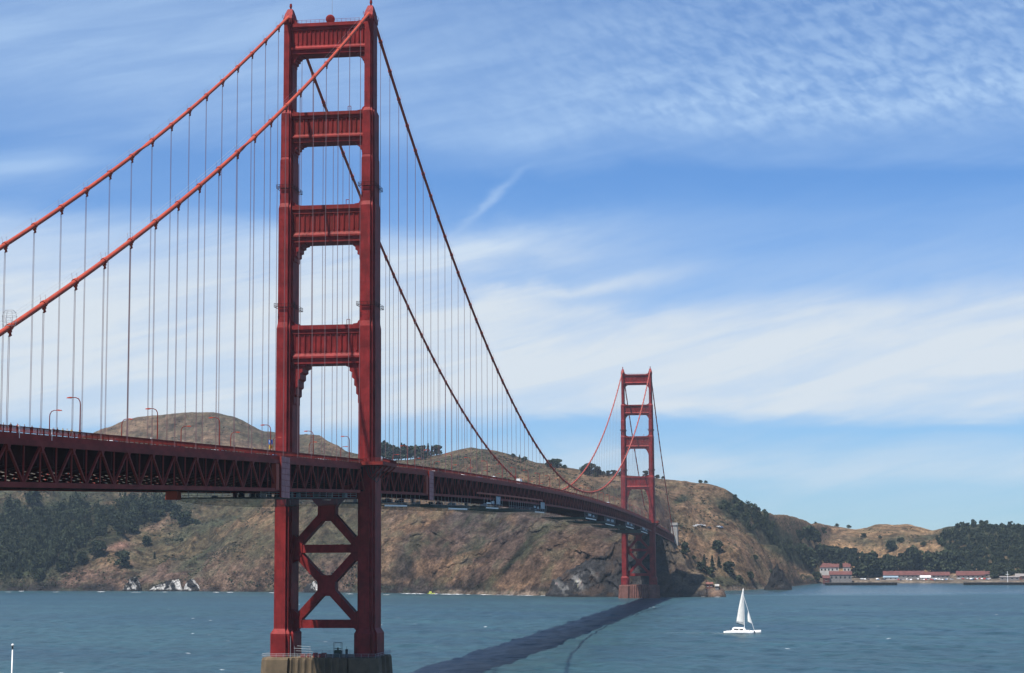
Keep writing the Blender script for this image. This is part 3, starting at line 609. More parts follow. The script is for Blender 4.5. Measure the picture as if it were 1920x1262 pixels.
def make_tower(detail=True):
    T = empty('tower', parent=BR)
    for s in (-1, 1):
        m = MB(); rings = []
        for z, w, d in LEG:
            rings.append([(x+s*BW, y, zz) for x, y, zz in section(w, d, z)])
        m.loft(rings)
        # thin horizontal plate seams
        for z in np.arange(27, 218, 10.6):
            w = leg_width(z); d = float(np.interp(z, [a[0] for a in LEG], [a[2] for a in LEG]))
            m.loft([[(x+s*BW, y, zz) for x, y, zz in section(w+0.07, d+0.07, z)], [(x+s*BW, y, zz) for x, y, zz in section(w+0.07, d+0.07, z+0.22)]])
        lg = m.build('leg', 'paint', T)
        # saddle housing with beacon
        h = MB(); c = s*BW
        h.loft([[(c+a*1.45, b*4.2, 222.4) for a, b in ((-1, -1), (1, -1), (1, 1), (-1, 1))], [(c+a*1.25, b*2.4, 224.6) for a, b in ((-1, -1), (1, -1), (1, 1), (-1, 1))], [(c+a*.8, b*1.1, 226.4) for a, b in ((-1, -1), (1, -1), (1, 1), (-1, 1))]])
        h.tube([(c, 0, 226.3), (c, 0, 227.4)], .32, 8); h.tube([(c, 0, 227.4), (c, 0, 228.5)], [.5, .38], 8)
        for a in (-1.6, 1.6):
            for b in (-4.5, -1.5, 1.5, 4.5): h.tube([(c+a, b, 222.4), (c+a, b, 223.5)], .06, 4)
            h.tube([(c+a, -4.5, 223.5), (c+a, 4.5, 223.5)], .06, 4)
        h.build('saddle_housing', 'paint', T)
        # ring walkways
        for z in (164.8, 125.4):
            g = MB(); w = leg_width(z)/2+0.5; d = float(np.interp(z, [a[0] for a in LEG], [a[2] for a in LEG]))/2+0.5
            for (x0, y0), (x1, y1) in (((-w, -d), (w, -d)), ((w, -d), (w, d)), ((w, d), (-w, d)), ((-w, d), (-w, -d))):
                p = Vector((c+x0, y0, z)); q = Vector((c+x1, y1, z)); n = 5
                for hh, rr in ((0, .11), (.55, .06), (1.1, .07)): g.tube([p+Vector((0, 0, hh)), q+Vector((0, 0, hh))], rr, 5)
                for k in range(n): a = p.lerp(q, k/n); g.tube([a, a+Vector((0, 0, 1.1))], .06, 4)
            g.build('ring_walkway', 'paint_dark_shade', T)
    def strut(z0, z1, wtop, hd, br_w, br_h, nr, stained, steps=5):
        xi = BW-leg_width((z0+z1)/2)/2+0.35; m = MB()
        H = z1-z0; f = hd
        prof = [(-f-.75, z1), (-f-.75, z1-.11*H), (-f-.35, z1-.15*H), (-f-.35, z1-.22*H), (-f, z1-.24*H), (-f, z0+.27*H), (-f-.75, z0+.19*H), (-f-.75, z0+.14*H), (-f-.30, z0+.12*H), (-f-.30, z0)]
        prof = prof+[(-y, z) for y, z in prof[::-1]]
        m.prism(prof, 'x', -xi, xi)
        # fluted panel: vertical ribs with sloped feet
        zt, zb = z1-.245*H, z0+.30*H
        for k in range(nr):
            xc = -xi+2.0*xi*(k+.5)/nr; hw = xi/nr*.52
            for s in (-1, 1):
                yf = s*f
                m.loft([[(xc-hw, yf-s*.05, zb), (xc, yf+s*.42, zb+.5), (xc+hw, yf-s*.05, zb)], [(xc-hw, yf-s*.05, zt), (xc, yf+s*.42, zt), (xc+hw, yf-s*.05, zt)]])
                m.box(xc-hw*.35, xc+hw*.35, min(yf, yf+s*.2), max(yf, yf+s*.2), zb-.05*H, zb)
        ob = m.build('portal_strut', 'paint_stained' if stained else 'paint', T)
        # stepped brackets in the corners under the strut, small haunches on top
        xin = BW-leg_width(z0-2)/2+.3
        for s in (-1, 1):
            b = MB(); pts = [(xin, z0), (xin-br_w, z0)]
            for k in range(steps):
                q0 = k/steps; q1 = (k+1)/steps
                xx = xin-br_w*(1-q1**0.75); zz = z0-br_h*(q0**1.25+.0)-br_h*.06
                pts += [(xin-br_w*(1-q0**0.75), zz), (xx, zz-br_h*.035)]
            pts += [(xin-.05, z0-br_h), (xin, z0-br_h)]
            b.prism([(s*x, z) for x, z in pts], 'y', -hd+.25, hd-.25); b.build('corner_bracket', 'paint', T)
            xt = BW-leg_width(z1+1)/2+.3
            b = MB(); b.prism([(s*xt, z1-.05), (s*(xt-2.6), z1-.05), (s*(xt-2.6), z1+.35), (s*(xt-1.2), z1+.55), (s*(xt-.9), z1+1.2), (s*xt, z1+1.9)], 'y', -hd+.4, hd-.4); b.build('haunch', 'paint', T)
    strut(210.3, 220.6, 0, 3.0, 3.3, 4.6, 17, False); strut(180.3, 190.3, 0, 3.4, 3.3, 4.6, 15, True)
    strut(146.9, 159.0, 0, 3.9, 4.0, 7.4, 14, True); strut(106.8, 119.4, 0, 4.3, 4.6, 15.0, 13, False, 6)
    # bracing under the roadway
    xi = BW-2.5
    def arm(x0, z0, x1, z1, w=2.5, hy=2.1):
        m = MB(); m.bar((x0, 0, z0), (x1, 0, z1), w, hy*2, up=(0, 1, 0)); 
        m.build('diagonal_brace', 'paint', T)
    for zb, zt, zc in ((47.1, 71.6, 59.3), (23.1, 47.1, 35.3)):
        arm(-xi, zb, xi, zt); 
        m = MB(); d = Vector((2*xi, 0, zb-zt)).normalized()
        m.bar((-xi, 0, zt), (xi, 0, zb), 2.5, 4.16, up=(0, 1, 0)); m.build('diagonal_brace', 'paint', T)
        g = MB(); g.prism([(-2.9, zc-1.6), (-2.9, zc+1.6), (-1.1, zc+3.3), (1.1, zc+3.3), (2.9, zc+1.6), (2.9, zc-1.6), (1.1, zc-3.3), (-1.1, zc-3.3)], 'y', -2.2, 2.2); g.build('gusset_plate', 'paint', T)
        for s in (-1, 1):
            g = MB(); g.prism([(s*xi, zb-1.3), (s*(xi-3.2), zb-1.3), (s*(xi-3.2), zb+1.5), (s*(xi-1.6), zb+3.6), (s*xi, zb+4.9)], 'y', -2.24, 2.24); g.build('gusset_plate', 'paint', T)
            if zb > 40:
                g = MB(); g.prism([(s*xi, zb-4.6), (s*(xi-1.6), zb-3.7), (s*(xi-3.2), zb-1.31), (s*xi, zb-1.31)], 'y', -2.23, 2.23); g.build('gusset_plate', 'paint', T)
            else:
                g = MB(); g.prism([(s*xi, zb-2.9), (s*(xi-.6), zb-2.9), (s*(xi-2.0), zb-1.31), (s*xi, zb-1.31)], 'y', -2.23, 2.23); g.build('gusset_plate', 'paint', T)
        m = MB(); m.box(-xi, xi, -2.0, 2.0, zb-1.3, zb+1.3); m.build('cross_strut', 'paint', T)
    m = MB(); m.box(-xi, xi, -2.1, 2.1, 63.0, 66.0); m.build('cross_strut', 'paint', T)
    return T
T0 = make_tower()
# things only the near tower carries: dish, mast, roof clutter
dm = MB(); rings = []
for k in range(6):
    a = k/5; rr = 1.55*math.sin(a*math.pi/2)+.02; yy = -.55*(1-math.cos(a*math.pi/2))*1.0
    rings.append([(rr*math.cos(q*math.pi/8), -yy-.4, rr*math.sin(q*math.pi/8)) for q in range(16)])
dm.loft(rings); dm.tube([(0, -.3, 0), (0, 0.5, -1.0), (0, .5, -2.0)], .16, 6)
dish = dm.build('antenna_dish', 'paint', T0); dish.location = (.2, -1.2, 222.3); dish.rotation_euler = (R(10), 0, R(24))
mm = MB(); mm.tube([(0.4, .3, 220.6), (.4, .3, 230.5)], [.10, .05], 6); mm.build('mast', 'grey_metal', T0)
ru = MB()
for x in np.arange(-10.5, 10.6, 1.5): ru.tube([(x, -3.4, 220.6), (x, -3.4, 221.7)], .05, 4)
ru.tube([(-10.8, -3.4, 221.7), (10.8, -3.4, 221.7)], .05, 4); ru.tube([(-10.8, -3.4, 221.15), (10.8, -3.4, 221.15)], .04, 4)
ru.build('roof_railing', 'paint', T0)
for z, x in ((190.3, 6.5), (159, 6.0), (119.4, 6.4)):
    b = MB(); b.tube([(x, -2, z), (x, -2, z+2)], .1, 6); b.tube([(x+1, -2, z), (x+1, -2, z+2)], .1, 6); b.tube([(x, -2, z+2), (x+1, -2, z+2)], .1, 6); b.build('hatch_rail', 'paint', T0)
for s in (-1, 1):
    l = MB(); xx = s*(BW-leg_width(122)/2-.25)
    for a in (-.3, .3): l.tube([(xx, -3+a, 120.5), (xx, -3+a, 127.5)], .06, 4)
    for z in np.arange(120.8, 127.5, .5): l.tube([(xx, -3.3, z), (xx, -2.7, z)], .04, 4)
    l.build('ladder', 'dark_metal', T0)
T1 = copy_tree(T0, BR); T1.location = (0, MAIN, 0)
for ch in list(T1.children):
    if ch.name.split('.')[0] in ('antenna_dish', 'mast'): bpy.data.objects.remove(ch)
tag(T0, 'near tower of the bridge'); tag(T1, 'far tower of the bridge')

# piers
def pier_outline(hx, hy):
    pts = []
    def scallop(x0, x1, y, n, d):
        out = []
        for k in range(n):
            for q in range(4):
                a = (k+q/4)/n; out.append((x0+(x1-x0)*a, y+d*math.sin(math.pi*(q/4))))
        return out
    c = 2.2
    S = [(-hx, -hy+c), (-hx+c, -hy), (-9.9, -hy), (-9.9, -hy+1.5), (-9.1, -hy+1.5), (-9.1, -hy+.3)]
    S += scallop(-8.8, 8.8, -hy+.3, 8, .8)
    S += [(9.1, -hy+.3), (9.1, -hy+1.5), (9.9, -hy+1.5), (9.9, -hy), (hx-c, -hy)]
    E_ = [(hx, -hy+c), (hx, -6), (hx-.9, -5.6), (hx-.9, -1), (hx, -.6), (hx, .6), (hx-.9, 1), (hx-.9, 5.6), (hx, 6), (hx, hy-c)]
    return S+E_+[(hx-c, hy), (-hx+c, hy), (-hx, hy-c)]
for yy, nm in ((0, 'south'), (MAIN, 'north')):
    m = MB(); big = yy == 0
    hx, hy = (18.9, 12.3) if big else (19.2, 11.0)
    o1 = pier_outline(hx, hy)
    m.loft([[(x*1.05, y*1.07, -3) for x, y in o1], [(x*1.0, y*1.0, 12.2) for x, y in o1], [(x*.985, y*.975, 12.9) for x, y in o1]])
    pr = m.build('pier', 'concrete' if big else 'concrete_red', BR); pr.location = (0, yy, 0)
    if big:
        g = MB()
        ol = [(x*.97, y*.95) for x, y in ((-hx, -hy), (hx, -hy), (hx, hy), (-hx, hy))]
        for i in range(4):
            p = Vector((*ol[i], 12.9)); q = Vector((*ol[(i+1) % 4], 12.9)); n = int((q-p).length/2.2)
            for k in range(n): a = p.lerp(q, k/n); g.tube([a, a+Vector((0, 0, 1.2))], .05, 4)
            for hh in (.6, 1.2): g.tube([p+Vector((0, 0, hh)), q+Vector((0, 0, hh))], .045, 4)
        g.build('railing', 'grey_metal', pr)
        g = MB(); g.tube([(-9.4, -10.5, 12.9), (-9.4, -10.5, 19.6)], .07, 6); g.build('light_post', 'grey_metal', pr)
        g = MB()
        for k, (x0, x1, z) in enumerate(((-8.4, -3.0, 15.8), (-8.0, -2.6, 15.0), (-7.6, -3.4, 16.5))): g.tube([(x0, -10+k*.4, z), (x1, -9.4+k*.4, z-.3)], .05, 4)
        for x in (-8.2, -3.2): g.tube([(x, -10, 12.9), (x, -10, 16.6)], .05, 4)
        g.build('gangway_rail', 'grey_metal', pr)
    else:
        g = MB(); g.box(-17, 17, -9, 9, 12.6, 13.4); g.build('pier_cap', 'concrete_red', pr)

# equipment standing on the near pier
def equipment_box(x, y, w, d, h, lab, mname='paint_stained'):
    m = MB(); m.box(-w/2, w/2, -d/2, d/2, .12, h); m.box(-w/2-.06, w/2+.06, -d/2-.06, d/2+.06, h, h+.1)
    for a in (-1, 1):
        m.box(a*w*.35-.1, a*w*.35+.1, -d/2, d/2, 0, .12); m.box(a*w*.3-.05, a*w*.3+.05, -d/2-.04, -d/2, .15, h-.02)
    o = m.build('equipment_box', mname); o.location = (x, y, 12.9); tag(o, lab, 'box', 'equipment boxes on the near pier')
for i, (x, w, h) in enumerate(((-5.5, 1.5, 1.1), (-3.6, 1.1, 1.1), (-1.6, 1.3, 1.35), (-.1, .8, 1.1), (1.1, 1.4, 1.3))):
    equipment_box(x, -9.6+.2*i, w, 1.0, h, 'small dark red equipment box on the near pier, %s from the left' % ORD[i])
eq = empty('compressor', (5.6, -9.0, 12.9)); tag(eq, 'dark green compressor with an open pipe frame on the near pier', 'compressor')
m = MB(); m.box(-1.1, 1.1, -.7, .7, .15, 2.1); m.box(-1.0, 1.0, -.6, .6, 2.1, 2.35); m.box(-.7, .7, -.75, -.7, .5, 1.6); m.build('housing', 'dark_green', eq)
m = MB(); m.tube([(0, 0, 2.3), (0, 0, 3.1)], .28, 8); m.build('exhaust', 'dark_green', eq)
m = MB()
for a in (-1.2, 1.2):
    for b in (-.8, .8): m.tube([(a, b, 0), (a, b, 4.6)], .06, 5)
    m.tube([(a, -.8, 4.6), (a, .8, 4.6)], .06, 5)
for b in (-.8, .8): m.tube([(-1.2, b, 4.6), (1.2, b, 4.6)], .06, 5); m.tube([(-1.2, b, 2.8), (1.2, b, 2.8)], .05, 5)
m.build('pipe_frame', 'dark_metal', eq)
m = MB(); m.box(-.35, .35, -.3, .3, 0, 2.6); m.box(-.25, .25, -.32, -.3, 1.4, 2.3); m.tube([(0, 0, 2.6), (0, 0, 3.4)], .05, 5)
o = m.build('control_cabinet', 'dark_metal'); o.location = (8.4, -8.9, 12.9); tag(o, 'narrow dark control cabinet on the near pier beside the right leg', 'cabinet')

# main cables, bands, suspenders
YS, YN = -400.0, MAIN+352
def cable_top_y():
    ys = list(np.arange(YS, YN+1, BAY/2)); ys += [0.0, MAIN]; return sorted(set(round(y, 3) for y in ys))
unit_rope = MB()
for a in (-.27, .27): unit_rope.tube([(0.0, a, 0), (0.0, a, 1)], .046, 5, False)
rope_me = unit_rope.mesh('suspender'); rope_me.materials.append(MATS['rope'])
bandm = MB(); bandm.tube([(0, -.5, 0), (0, .5, 0)], .67, 10); bandm.box(-.25, .25, -.45, .45, -1.0, -.55)
for a in (-.36, .36): bandm.tube([(.0, a*.6, -.8), (.0, a*.75, -1.5)], .16, 6)
bandm.box(-.14, .14, -.42, .42, -1.62, -1.42)
for a in (-.5, .5): bandm.tube([(a, 0, .3), (a, 0, 1.75)], .025, 4)
band_me = bandm.mesh('cable_band'); band_me.materials.append(MATS['paint_cable'])
for s in (-1, 1):
    m = MB(); ys = cable_top_y(); m.tube([(s*BW, y, cable_z(y)) for y in ys], .50, 12); cb = m.build('main_cable', 'paint_cable', BR, True)
    tag(cb, ('right-hand' if s > 0 else 'left-hand')+' main cable')
    m = MB()
    for a in (-.5, .5): m.tube([(s*BW+a, y, cable_z(y)+1.75) for y in ys], .022, 3, False)
    m.build('hand_rope', 'grey_metal', cb)
    kk = [-BAY*k for k in range(1, 24)]+[BAY*k for k in range(1, 84)]+[MAIN+BAY*k for k in range(1, 22)]
    for y in kk:
        zc = cable_z(y); zd = deck(y)-.1; sl = math.atan2(cable_z(y+1)-cable_z(y-1), 2)
        b = link('cable_band', band_me, cb); b.location = (s*BW, y, zc); b.rotation_euler = (sl, 0, 0)
        if zc-zd > 2.5:
            r_ = link('suspender', rope_me, cb); r_.location = (s*BW, y, zd); r_.scale = (1, 1, zc-1.5-zd)
# wire cage on the near cable at the far left
cg = empty('cable_cage', (BW, -19*BAY, cable_z(-19*BAY))); tag(cg, 'wire basket cage hanging round the near cable at the left edge', 'cage')
m = MB()
for k, (zz, rr) in enumerate(((.2, 1.1), (1.0, 1.25), (1.9, 1.3), (2.6, 1.15), (3.0, .7))): m.tube([(rr*math.cos(a), rr*math.sin(a), zz) for a in np.linspace(0, 2*math.pi, 17)], .03, 4)
m.build('hoops', 'grey_metal', cg)
m = MB()
for a in np.linspace(0, 2*math.pi, 9)[:-1]: m.tube([(rr*math.cos(a), rr*math.sin(a), zz) for zz, rr in ((.2, 1.1), (1.0, 1.25), (1.9, 1.3), (2.6, 1.15), (3.0, .7))], .025, 4)
m.build('ribs', 'grey_metal', cg)

# deck: roadway, sidewalks, stiffening trusses, floor beams, railings
ys = list(np.arange(-60*PAN, MAIN+48*PAN+.1, PAN))
def ribbon(x0, x1, t0, t1, name, mname, parent, ysl=ys):
    m = MB(); m.loft([[(x0, y, deck(y)+t0), (x1, y, deck(y)+t0), (x1, y, deck(y)+t1), (x0, y, deck(y)+t1)] for y in ysl]); return m.build(name, mname, parent)
road = ribbon(-9.4, 9.4, -.45, 0, 'roadway', 'asphalt', BR)
for s in (-1, 1):
    ribbon(min(s*9.6, s*12.9), max(s*9.6, s*12.9), -.35, .12, 'sidewalk', 'asphalt', BR)
    ribbon(min(s*9.41, s*9.6), max(s*9.41, s*9.6), -.35, .5, 'kerb_rail', 'paint_truss', BR)
for x in (-6.2, -3.1, 0, 3.1, 6.2):
    m = MB(); 
    for y in np.arange(-300, 1500, 12): m.add([(x-.07, y, deck(y)+.004), (x+.07, y, deck(y)+.004), (x+.07, y+3, deck(y+3)+.004), (x-.07, y+3, deck(y+3)+.004)], [(0, 1, 2, 3)])
    m.build('lane_marking', 'white', road)
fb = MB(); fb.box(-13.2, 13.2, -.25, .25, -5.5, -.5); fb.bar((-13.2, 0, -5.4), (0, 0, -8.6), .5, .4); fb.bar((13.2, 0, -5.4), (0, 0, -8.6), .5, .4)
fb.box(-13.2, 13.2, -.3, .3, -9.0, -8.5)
fb_me = fb.mesh('floor_beam'); fb_me.materials.append(MATS['paint_dark_shade'])
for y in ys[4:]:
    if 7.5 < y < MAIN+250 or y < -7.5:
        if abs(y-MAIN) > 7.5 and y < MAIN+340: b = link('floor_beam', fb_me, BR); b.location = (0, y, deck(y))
ub = MB(); ub.box(-.17, .17, -.17, .17, 0, 1); ub_me = ub.mesh('truss_diagonal'); ub_me.materials.append(MATS['paint_truss'])
TT, TB = -1.5, -9.1
def unit_member(name, p, q, w, parent):
    p = Vector(p); q = Vector(q); d = q-p; o = link(name, ub_me, parent); L = d.length
    rot = d.to_track_quat('Z', 'Y').to_matrix().to_4x4(); o.matrix_local = Matrix.Translation(p) @ rot @ Matrix.Diagonal((w/.34, w/.34, L, 1)); return o
for s in (-1, 1):
    segs = [[y for y in ys if y <= -8], [y for y in ys if 8 <= y <= MAIN-8], [y for y in ys if y >= MAIN+8]]
    TRS = empty('stiffening_truss', parent=BR); x = s*BW
    for sg in segs:
        ribbon(x-.45, x+.45, TT-.55, TT+.45, 'top_chord', 'paint_truss', TRS, sg); ribbon(x-.45, x+.45, TB-.4, TB+.55, 'bottom_chord', 'paint_truss', TRS, sg)
    far = MB()
    for i in range(len(ys)-1):
        y0, y1 = ys[i], ys[i+1]
        if any(abs(c-(y0+y1)/2) < 11 for c in (0, MAIN)): continue
        k = int(round(y0/PAN)); even = k % 2 == 0
        za, zb_ = deck(y0), deck(y1)
        dp, dq = ((x, y0, za+TT-.3), (x, y1, zb_+TB+.3)) if even else ((x, y0, za+TB+.3), (x, y1, zb_+TT-.3))
        if s > 0 and -330 < y0 < 560:
            unit_member('truss_diagonal', dp, dq, .44, TRS); unit_member('truss_post', (x, y0, za+TB+.3), (x, y0, za+TT-.3), .26, TRS)
        else:
            far.bar(dp, dq, .36, .36, up=(1, 0, 0)); far.bar((x, y0, za+TB+.3), (x, y0, za+TT-.3), .26, .26, up=(1, 0, 0))
        if s > 0 and even and -330 < y0 < 560:
            g = MB(); 
    far.build('truss_members', 'paint_truss', TRS)['kind'] = 'stuff'
    gp = MB(); gp.prism([(-.9, -1.1), (.9, -1.1), (.45, -1.9+.2), (.25, -2.2), (-.25, -2.2), (-.45, -1.7)], 'x', -.32, .32)
    gp_me = gp.mesh('gusset'); gp_me.materials.append(MATS['paint_truss'])
    if s > 0:
        for i, y in enumerate(ys):
            if -330 < y < 420 and int(round(y/PAN)) % 2 == 0 and abs(y) > 10:
                g = link('gusset', gp_me, TRS); g.location = (x+.22, y, deck(y)+TT+.55)
    # laterals between the bottom chords
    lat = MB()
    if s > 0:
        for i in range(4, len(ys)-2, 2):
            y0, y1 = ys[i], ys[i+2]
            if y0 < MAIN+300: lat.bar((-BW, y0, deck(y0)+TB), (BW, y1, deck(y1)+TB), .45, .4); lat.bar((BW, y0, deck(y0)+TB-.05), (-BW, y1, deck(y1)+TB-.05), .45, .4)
        lo = lat.build('bottom_laterals', 'paint_dark_shade', BR); lo['kind'] = 'stuff'
# plated bays beside the tower
for yc in (-107.6, 102.6):
    cv = empty('wind_lock_cover', parent=BR); zt, zb_ = deck(yc)-.2, deck(yc)-11.2
    m = MB(); m.box(BW+.5, BW+.9, yc-4.3, yc+4.3, zb_, zt); m.build('backing', 'paint_truss', cv)
    pm = MB(); n = 7; hh = (zt-zb_)/n; pm.box(0, .12, -2.05, 2.05, .06, hh-.06); pme = pm.mesh('panel'); pme.materials.append(MATS['cover_panel'])
    for r_ in range(n):
        for c_ in (-1, 1): p = link('panel', pme, cv); p.location = (BW+.9, yc+c_*2.12, zb_+r_*hh)
    m = MB(); m.box(BW-.6, BW+.7, yc-8.5, yc-5.5, deck(yc-7)-9.0, deck(yc-7)-2.2); m.build('sunlit_side', 'paint_cable', cv)  # sunlit side of the bay, its light put into a brighter orange strip
# railings in 15 m lengths
rp = MB(); L = BAY
rp.box(-.09, .09, 0, L, 1.12, 1.26); rp.box(-.05, .05, 0, L, .16, .26)
for k in range(34): yy = (k+.5)*L/34; rp.box(-.05, .05, yy-.075, yy+.075, .26, 1.12)
for k in range(5): yy = k*L/5; rp.box(-.12, .12, yy-.1, yy+.1, -.1, 1.2)
rp_me = rp.mesh('railing'); rp_me.materials.append(MATS['paint_truss'])
for s in (-1, 1):
    y = -24*BAY
    while y < MAIN+18*BAY:
        if not any(abs(y+BAY/2-c) < 8 and False for c in (0, MAIN)):
            o = link('railing', rp_me, BR); o.location = (s*13.05, y, deck(y)+.1); o.rotation_euler = (math.atan2(deck(y+BAY)-deck(y), BAY), 0, 0)
        y += BAY
    m = MB(); 
    for sg in ([q for q in ys if q <= -7], [q for q in ys if 7 <= q <= MAIN-7], [q for q in ys if q >= MAIN+7]):
        m.loft([[(s*12.95, q, deck(q)-1.0), (s*13.35, q, deck(q)-1.0), (s*13.35, q, deck(q)+.05), (s*12.95, q, deck(q)+.05)] for q in sg])
    m.build('fascia', 'paint_truss', BR)
    # sidewalk balcony round each tower leg
    for yc in (0, MAIN):
        z = deck(yc); m = MB(); a, b = s*12.6, s*20.4
        m.box(min(a, b), max(a, b), yc-11, yc+11, z-.9, z+.1)
        for q in (-9, -3, 3, 9): m.bar((s*16.3, yc+q, z-4.6), (s*20.2, yc+q, z-.9), .3, .5)
        bo = m.build('sidewalk_balcony', 'paint_truss', BR)
        m = MB(); cor = [(s*13, yc-10.9), (s*20.3, yc-10.9), (s*20.3, yc+10.9), (s*13, yc+10.9)]
        for i in range(3):
            p = Vector((*cor[i], z+.1)); q = Vector((*cor[i+1], z+.1)); n = int((q-p).length/.45)
            m.bar(p+Vector((0, 0, 1.15)), q+Vector((0, 0, 1.15)), .16, .14); m.bar(p+Vector((0, 0, .15)), q+Vector((0, 0, .15)), .1, .1)
            for k in range(n): e = p.lerp(q, (k+.5)/n); m.box(e.x-.06, e.x+.06, e.y-.06, e.y+.06, e.z+.1, e.z+1.1)
        m.build('balcony_railing', 'paint_truss', bo)
# cables draped under the balcony, as seen on the near leg
for k in range(3):
    pts = [(16.9+.2*k, -8.4, deck(0)-1.0)]+[(17.0+.2*k, -8.5-.2*k, deck(0)-1.0-(4.0+k*.9)*math.sin(math.pi*q)) for q in (.2, .35, .5, .65, .8)]
    pts = [(14.2+k*1.0+q*3.4, -8.2-.2*k, deck(0)-1.2-(3.6+k*.8)*math.sin(math.pi*q)) for q in np.linspace(0, 1, 9)]
    m = MB(); m.tube(pts, .13, 5); m.build('slung_hose', 'dark_metal', BR)

# north concrete pylon and approach
for s in (-1, 1):
    m = MB(); c = s*BW; y = MAIN+361
    for z0, z1, w in ((18, 62, 5.6), (62, 76, 5.0), (76, 79, 5.5)): m.loft([[(c+a*w*.75, y+b*w, z0) for a, b in ((-1, -1), (1, -1), (1, 1), (-1, 1))], [(c+a*w*.72, y+b*w*.97, z1) for a, b in ((-1, -1), (1, -1), (1, 1), (-1, 1))]])
    for q in (-2.4, 0, 2.4): m.box(c+s*3.6, c+s*4.35, y+q-.5, y+q+.5, 24, 72)
    m.build('pylon', 'concrete_pale', BR)

# ------------------------------------------------------------------ lamps, sign, people, vehicles on the deck
def make_lamp(side):
    Rt = empty('street_lamp')
    m = MB(); m.box(-.22, .22, -.22, .22, 0, 1.0); m.tube([(0, 0, 1.0), (0, 0, 6.6)], [.15, .115], 8); m.build('pole', 'paint_truss', Rt)
    m = MB(); pts = [(0, 0, 6.6), (-.08*side, 0, 7.2), (-.4*side, 0, 7.75), (-1.0*side, 0, 8.0), (-1.8*side, 0, 8.02)]; m.tube(pts, [.115, .11, .10, .09, .08], 8); m.build('arm', 'paint_truss', Rt)
    m = MB(); a = -1.6*side; b = -2.75*side
    m.loft([[(a, -.16, 7.93), (a, .16, 7.93), (a, .16, 8.12), (a, -.16, 8.12)], [(a+(b-a)*.4, -.26, 7.84), (a+(b-a)*.4, .26, 7.84), (a+(b-a)*.4, .22, 8.16), (a+(b-a)*.4, -.22, 8.16)], [(b, -.2, 7.88), (b, .2, 7.88), (b, .12, 8.06), (b, -.12, 8.06)]]); m.build('lamp_head', 'paint_cable', Rt)
    return Rt
lamp_y = [-22.86-45.72*k for k in range(7)][::-1]+[22.86+45.72*k for k in range(28)]
for side in (1, -1):
    proto = None; n = 0
    for y in lamp_y:
        if proto is None: o = proto = make_lamp(side)
        else: o = copy_tree(proto)
        o.location = (side*(9.9 if side < 0 else 12.3)*1.0, y, deck(y)+.12)
        if side < 0: o.location.x = -12.3
        wh = 'near' if side > 0 else 'far'
        tag(o, 'curved red street lamp on the deck %s side, %s from the left' % (wh, ordw(n)), 'street lamp', 'street lamps along the bridge deck'); n += 1
sg = empty('road_sign', (12.2, -114.3+.4, deck(-114)+.12)); tag(sg, 'blue sign above a yellow sign fixed to a lamp post by the near tower', 'sign')
m = MB(); m.box(-.55, .55, -.06, -.02, 2.9, 4.1); bp = m.build('blue_panel', 'blue', sg)
m = MB(); m.tube([(-.22, -.07, 3.75), (-.25, -.07, 3.5), (-.12, -.07, 3.25), (.12, -.07, 3.15)], .05, 5); m.box(-.32, -.1, -.09, -.062, 3.68, 3.86); m.box(.05, .27, -.09, -.062, 3.05, 3.23); m.build('telephone_symbol', 'white', bp)
m = MB(); m.box(-.45, .45, -.06, -.02, 1.7, 2.6); yp = m.build('yellow_panel', 'yellow', sg)
m = MB(); m.tube([(0, -.07, 2.0), (0, -.07, 2.25)], .05, 5); m.tube([(0, -.07, 2.3), (0, -.07, 2.42)], .07, 6); m.bar((-.16, -.075, 2.18), (.16, -.075, 2.18), .03, .05); m.tube([(-.13, -.07, 1.84), (0, -.07, 2.02), (.13, -.07, 1.84)], .035, 5); m.build('figure_symbol', 'dark_metal', yp)

def person_mesh(name, shirt, trousers, stride=.12, arm=.1):
    me = bpy.data.meshes.new(name)
    V = [(0, 0, .95), (0, 0, 1.15), (0, 0, 1.40), (0, 0, 1.50), (0, .02, 1.60), (0, .02, 1.74), (.10, 0, .90), (.11, stride*.5, .50), (.11, stride*.2, .09), (.11, stride*.2+.15, .05), (-.10, 0, .90), (-.11, -stride*.4, .50), (-.11, -stride, .09), (-.11, -stride+.15, .05),
         (.19, 0, 1.40), (.25, -.03, 1.14), (.25, arm, .92), (.24, arm+.06, .80), (-.19, 0, 1.40), (-.25, -.03, 1.14), (-.25, arm, .92), (-.24, arm+.06, .80)]
    Ed = [(0, 1), (1, 2), (2, 3), (3, 4), (4, 5), (0, 6), (6, 7), (7, 8), (8, 9), (0, 10), (10, 11), (11, 12), (12, 13), (2, 14), (14, 15), (15, 16), (16, 17), (2, 18), (18, 19), (19, 20), (20, 21)]
    Rd = [.14, .14, .15, .065, .105, .075, .09, .065, .045, .035, .09, .065, .045, .035, .065, .05, .04, .03, .065, .05, .04, .03]
    me.from_pydata(V, Ed, []); o = bpy.data.objects.new('tmp', me); C.objects.link(o)
    sk = o.modifiers.new('s', 'SKIN')
    for i, v in enumerate(me.skin_vertices[0].data): v.radius = (Rd[i], Rd[i]*.85); v.use_root = (i == 0)
    ss = o.modifiers.new('d', 'SUBSURF'); ss.levels = 1; ss.render_levels = 1
    dg = bpy.context.evaluated_depsgraph_get(); dg.update(); out = bpy.data.meshes.new_from_object(o.evaluated_get(dg)); out.name = name
    bpy.data.objects.remove(o)
    out.materials.clear()
    for k in ('skin', shirt, trousers, 'hair'): out.materials.append(MATS[k])
    for p in out.polygons:
        c = p.center
        p.material_index = 2 if c.z < .93 and abs(c.x) < .2 else (1 if c.z < 1.48 and not (abs(c.x) > .2 and c.z < .88) else (3 if c.z > 1.68 or (c.z > 1.52 and c.y < -.02) else 0))
        p.use_smooth = True
    return out
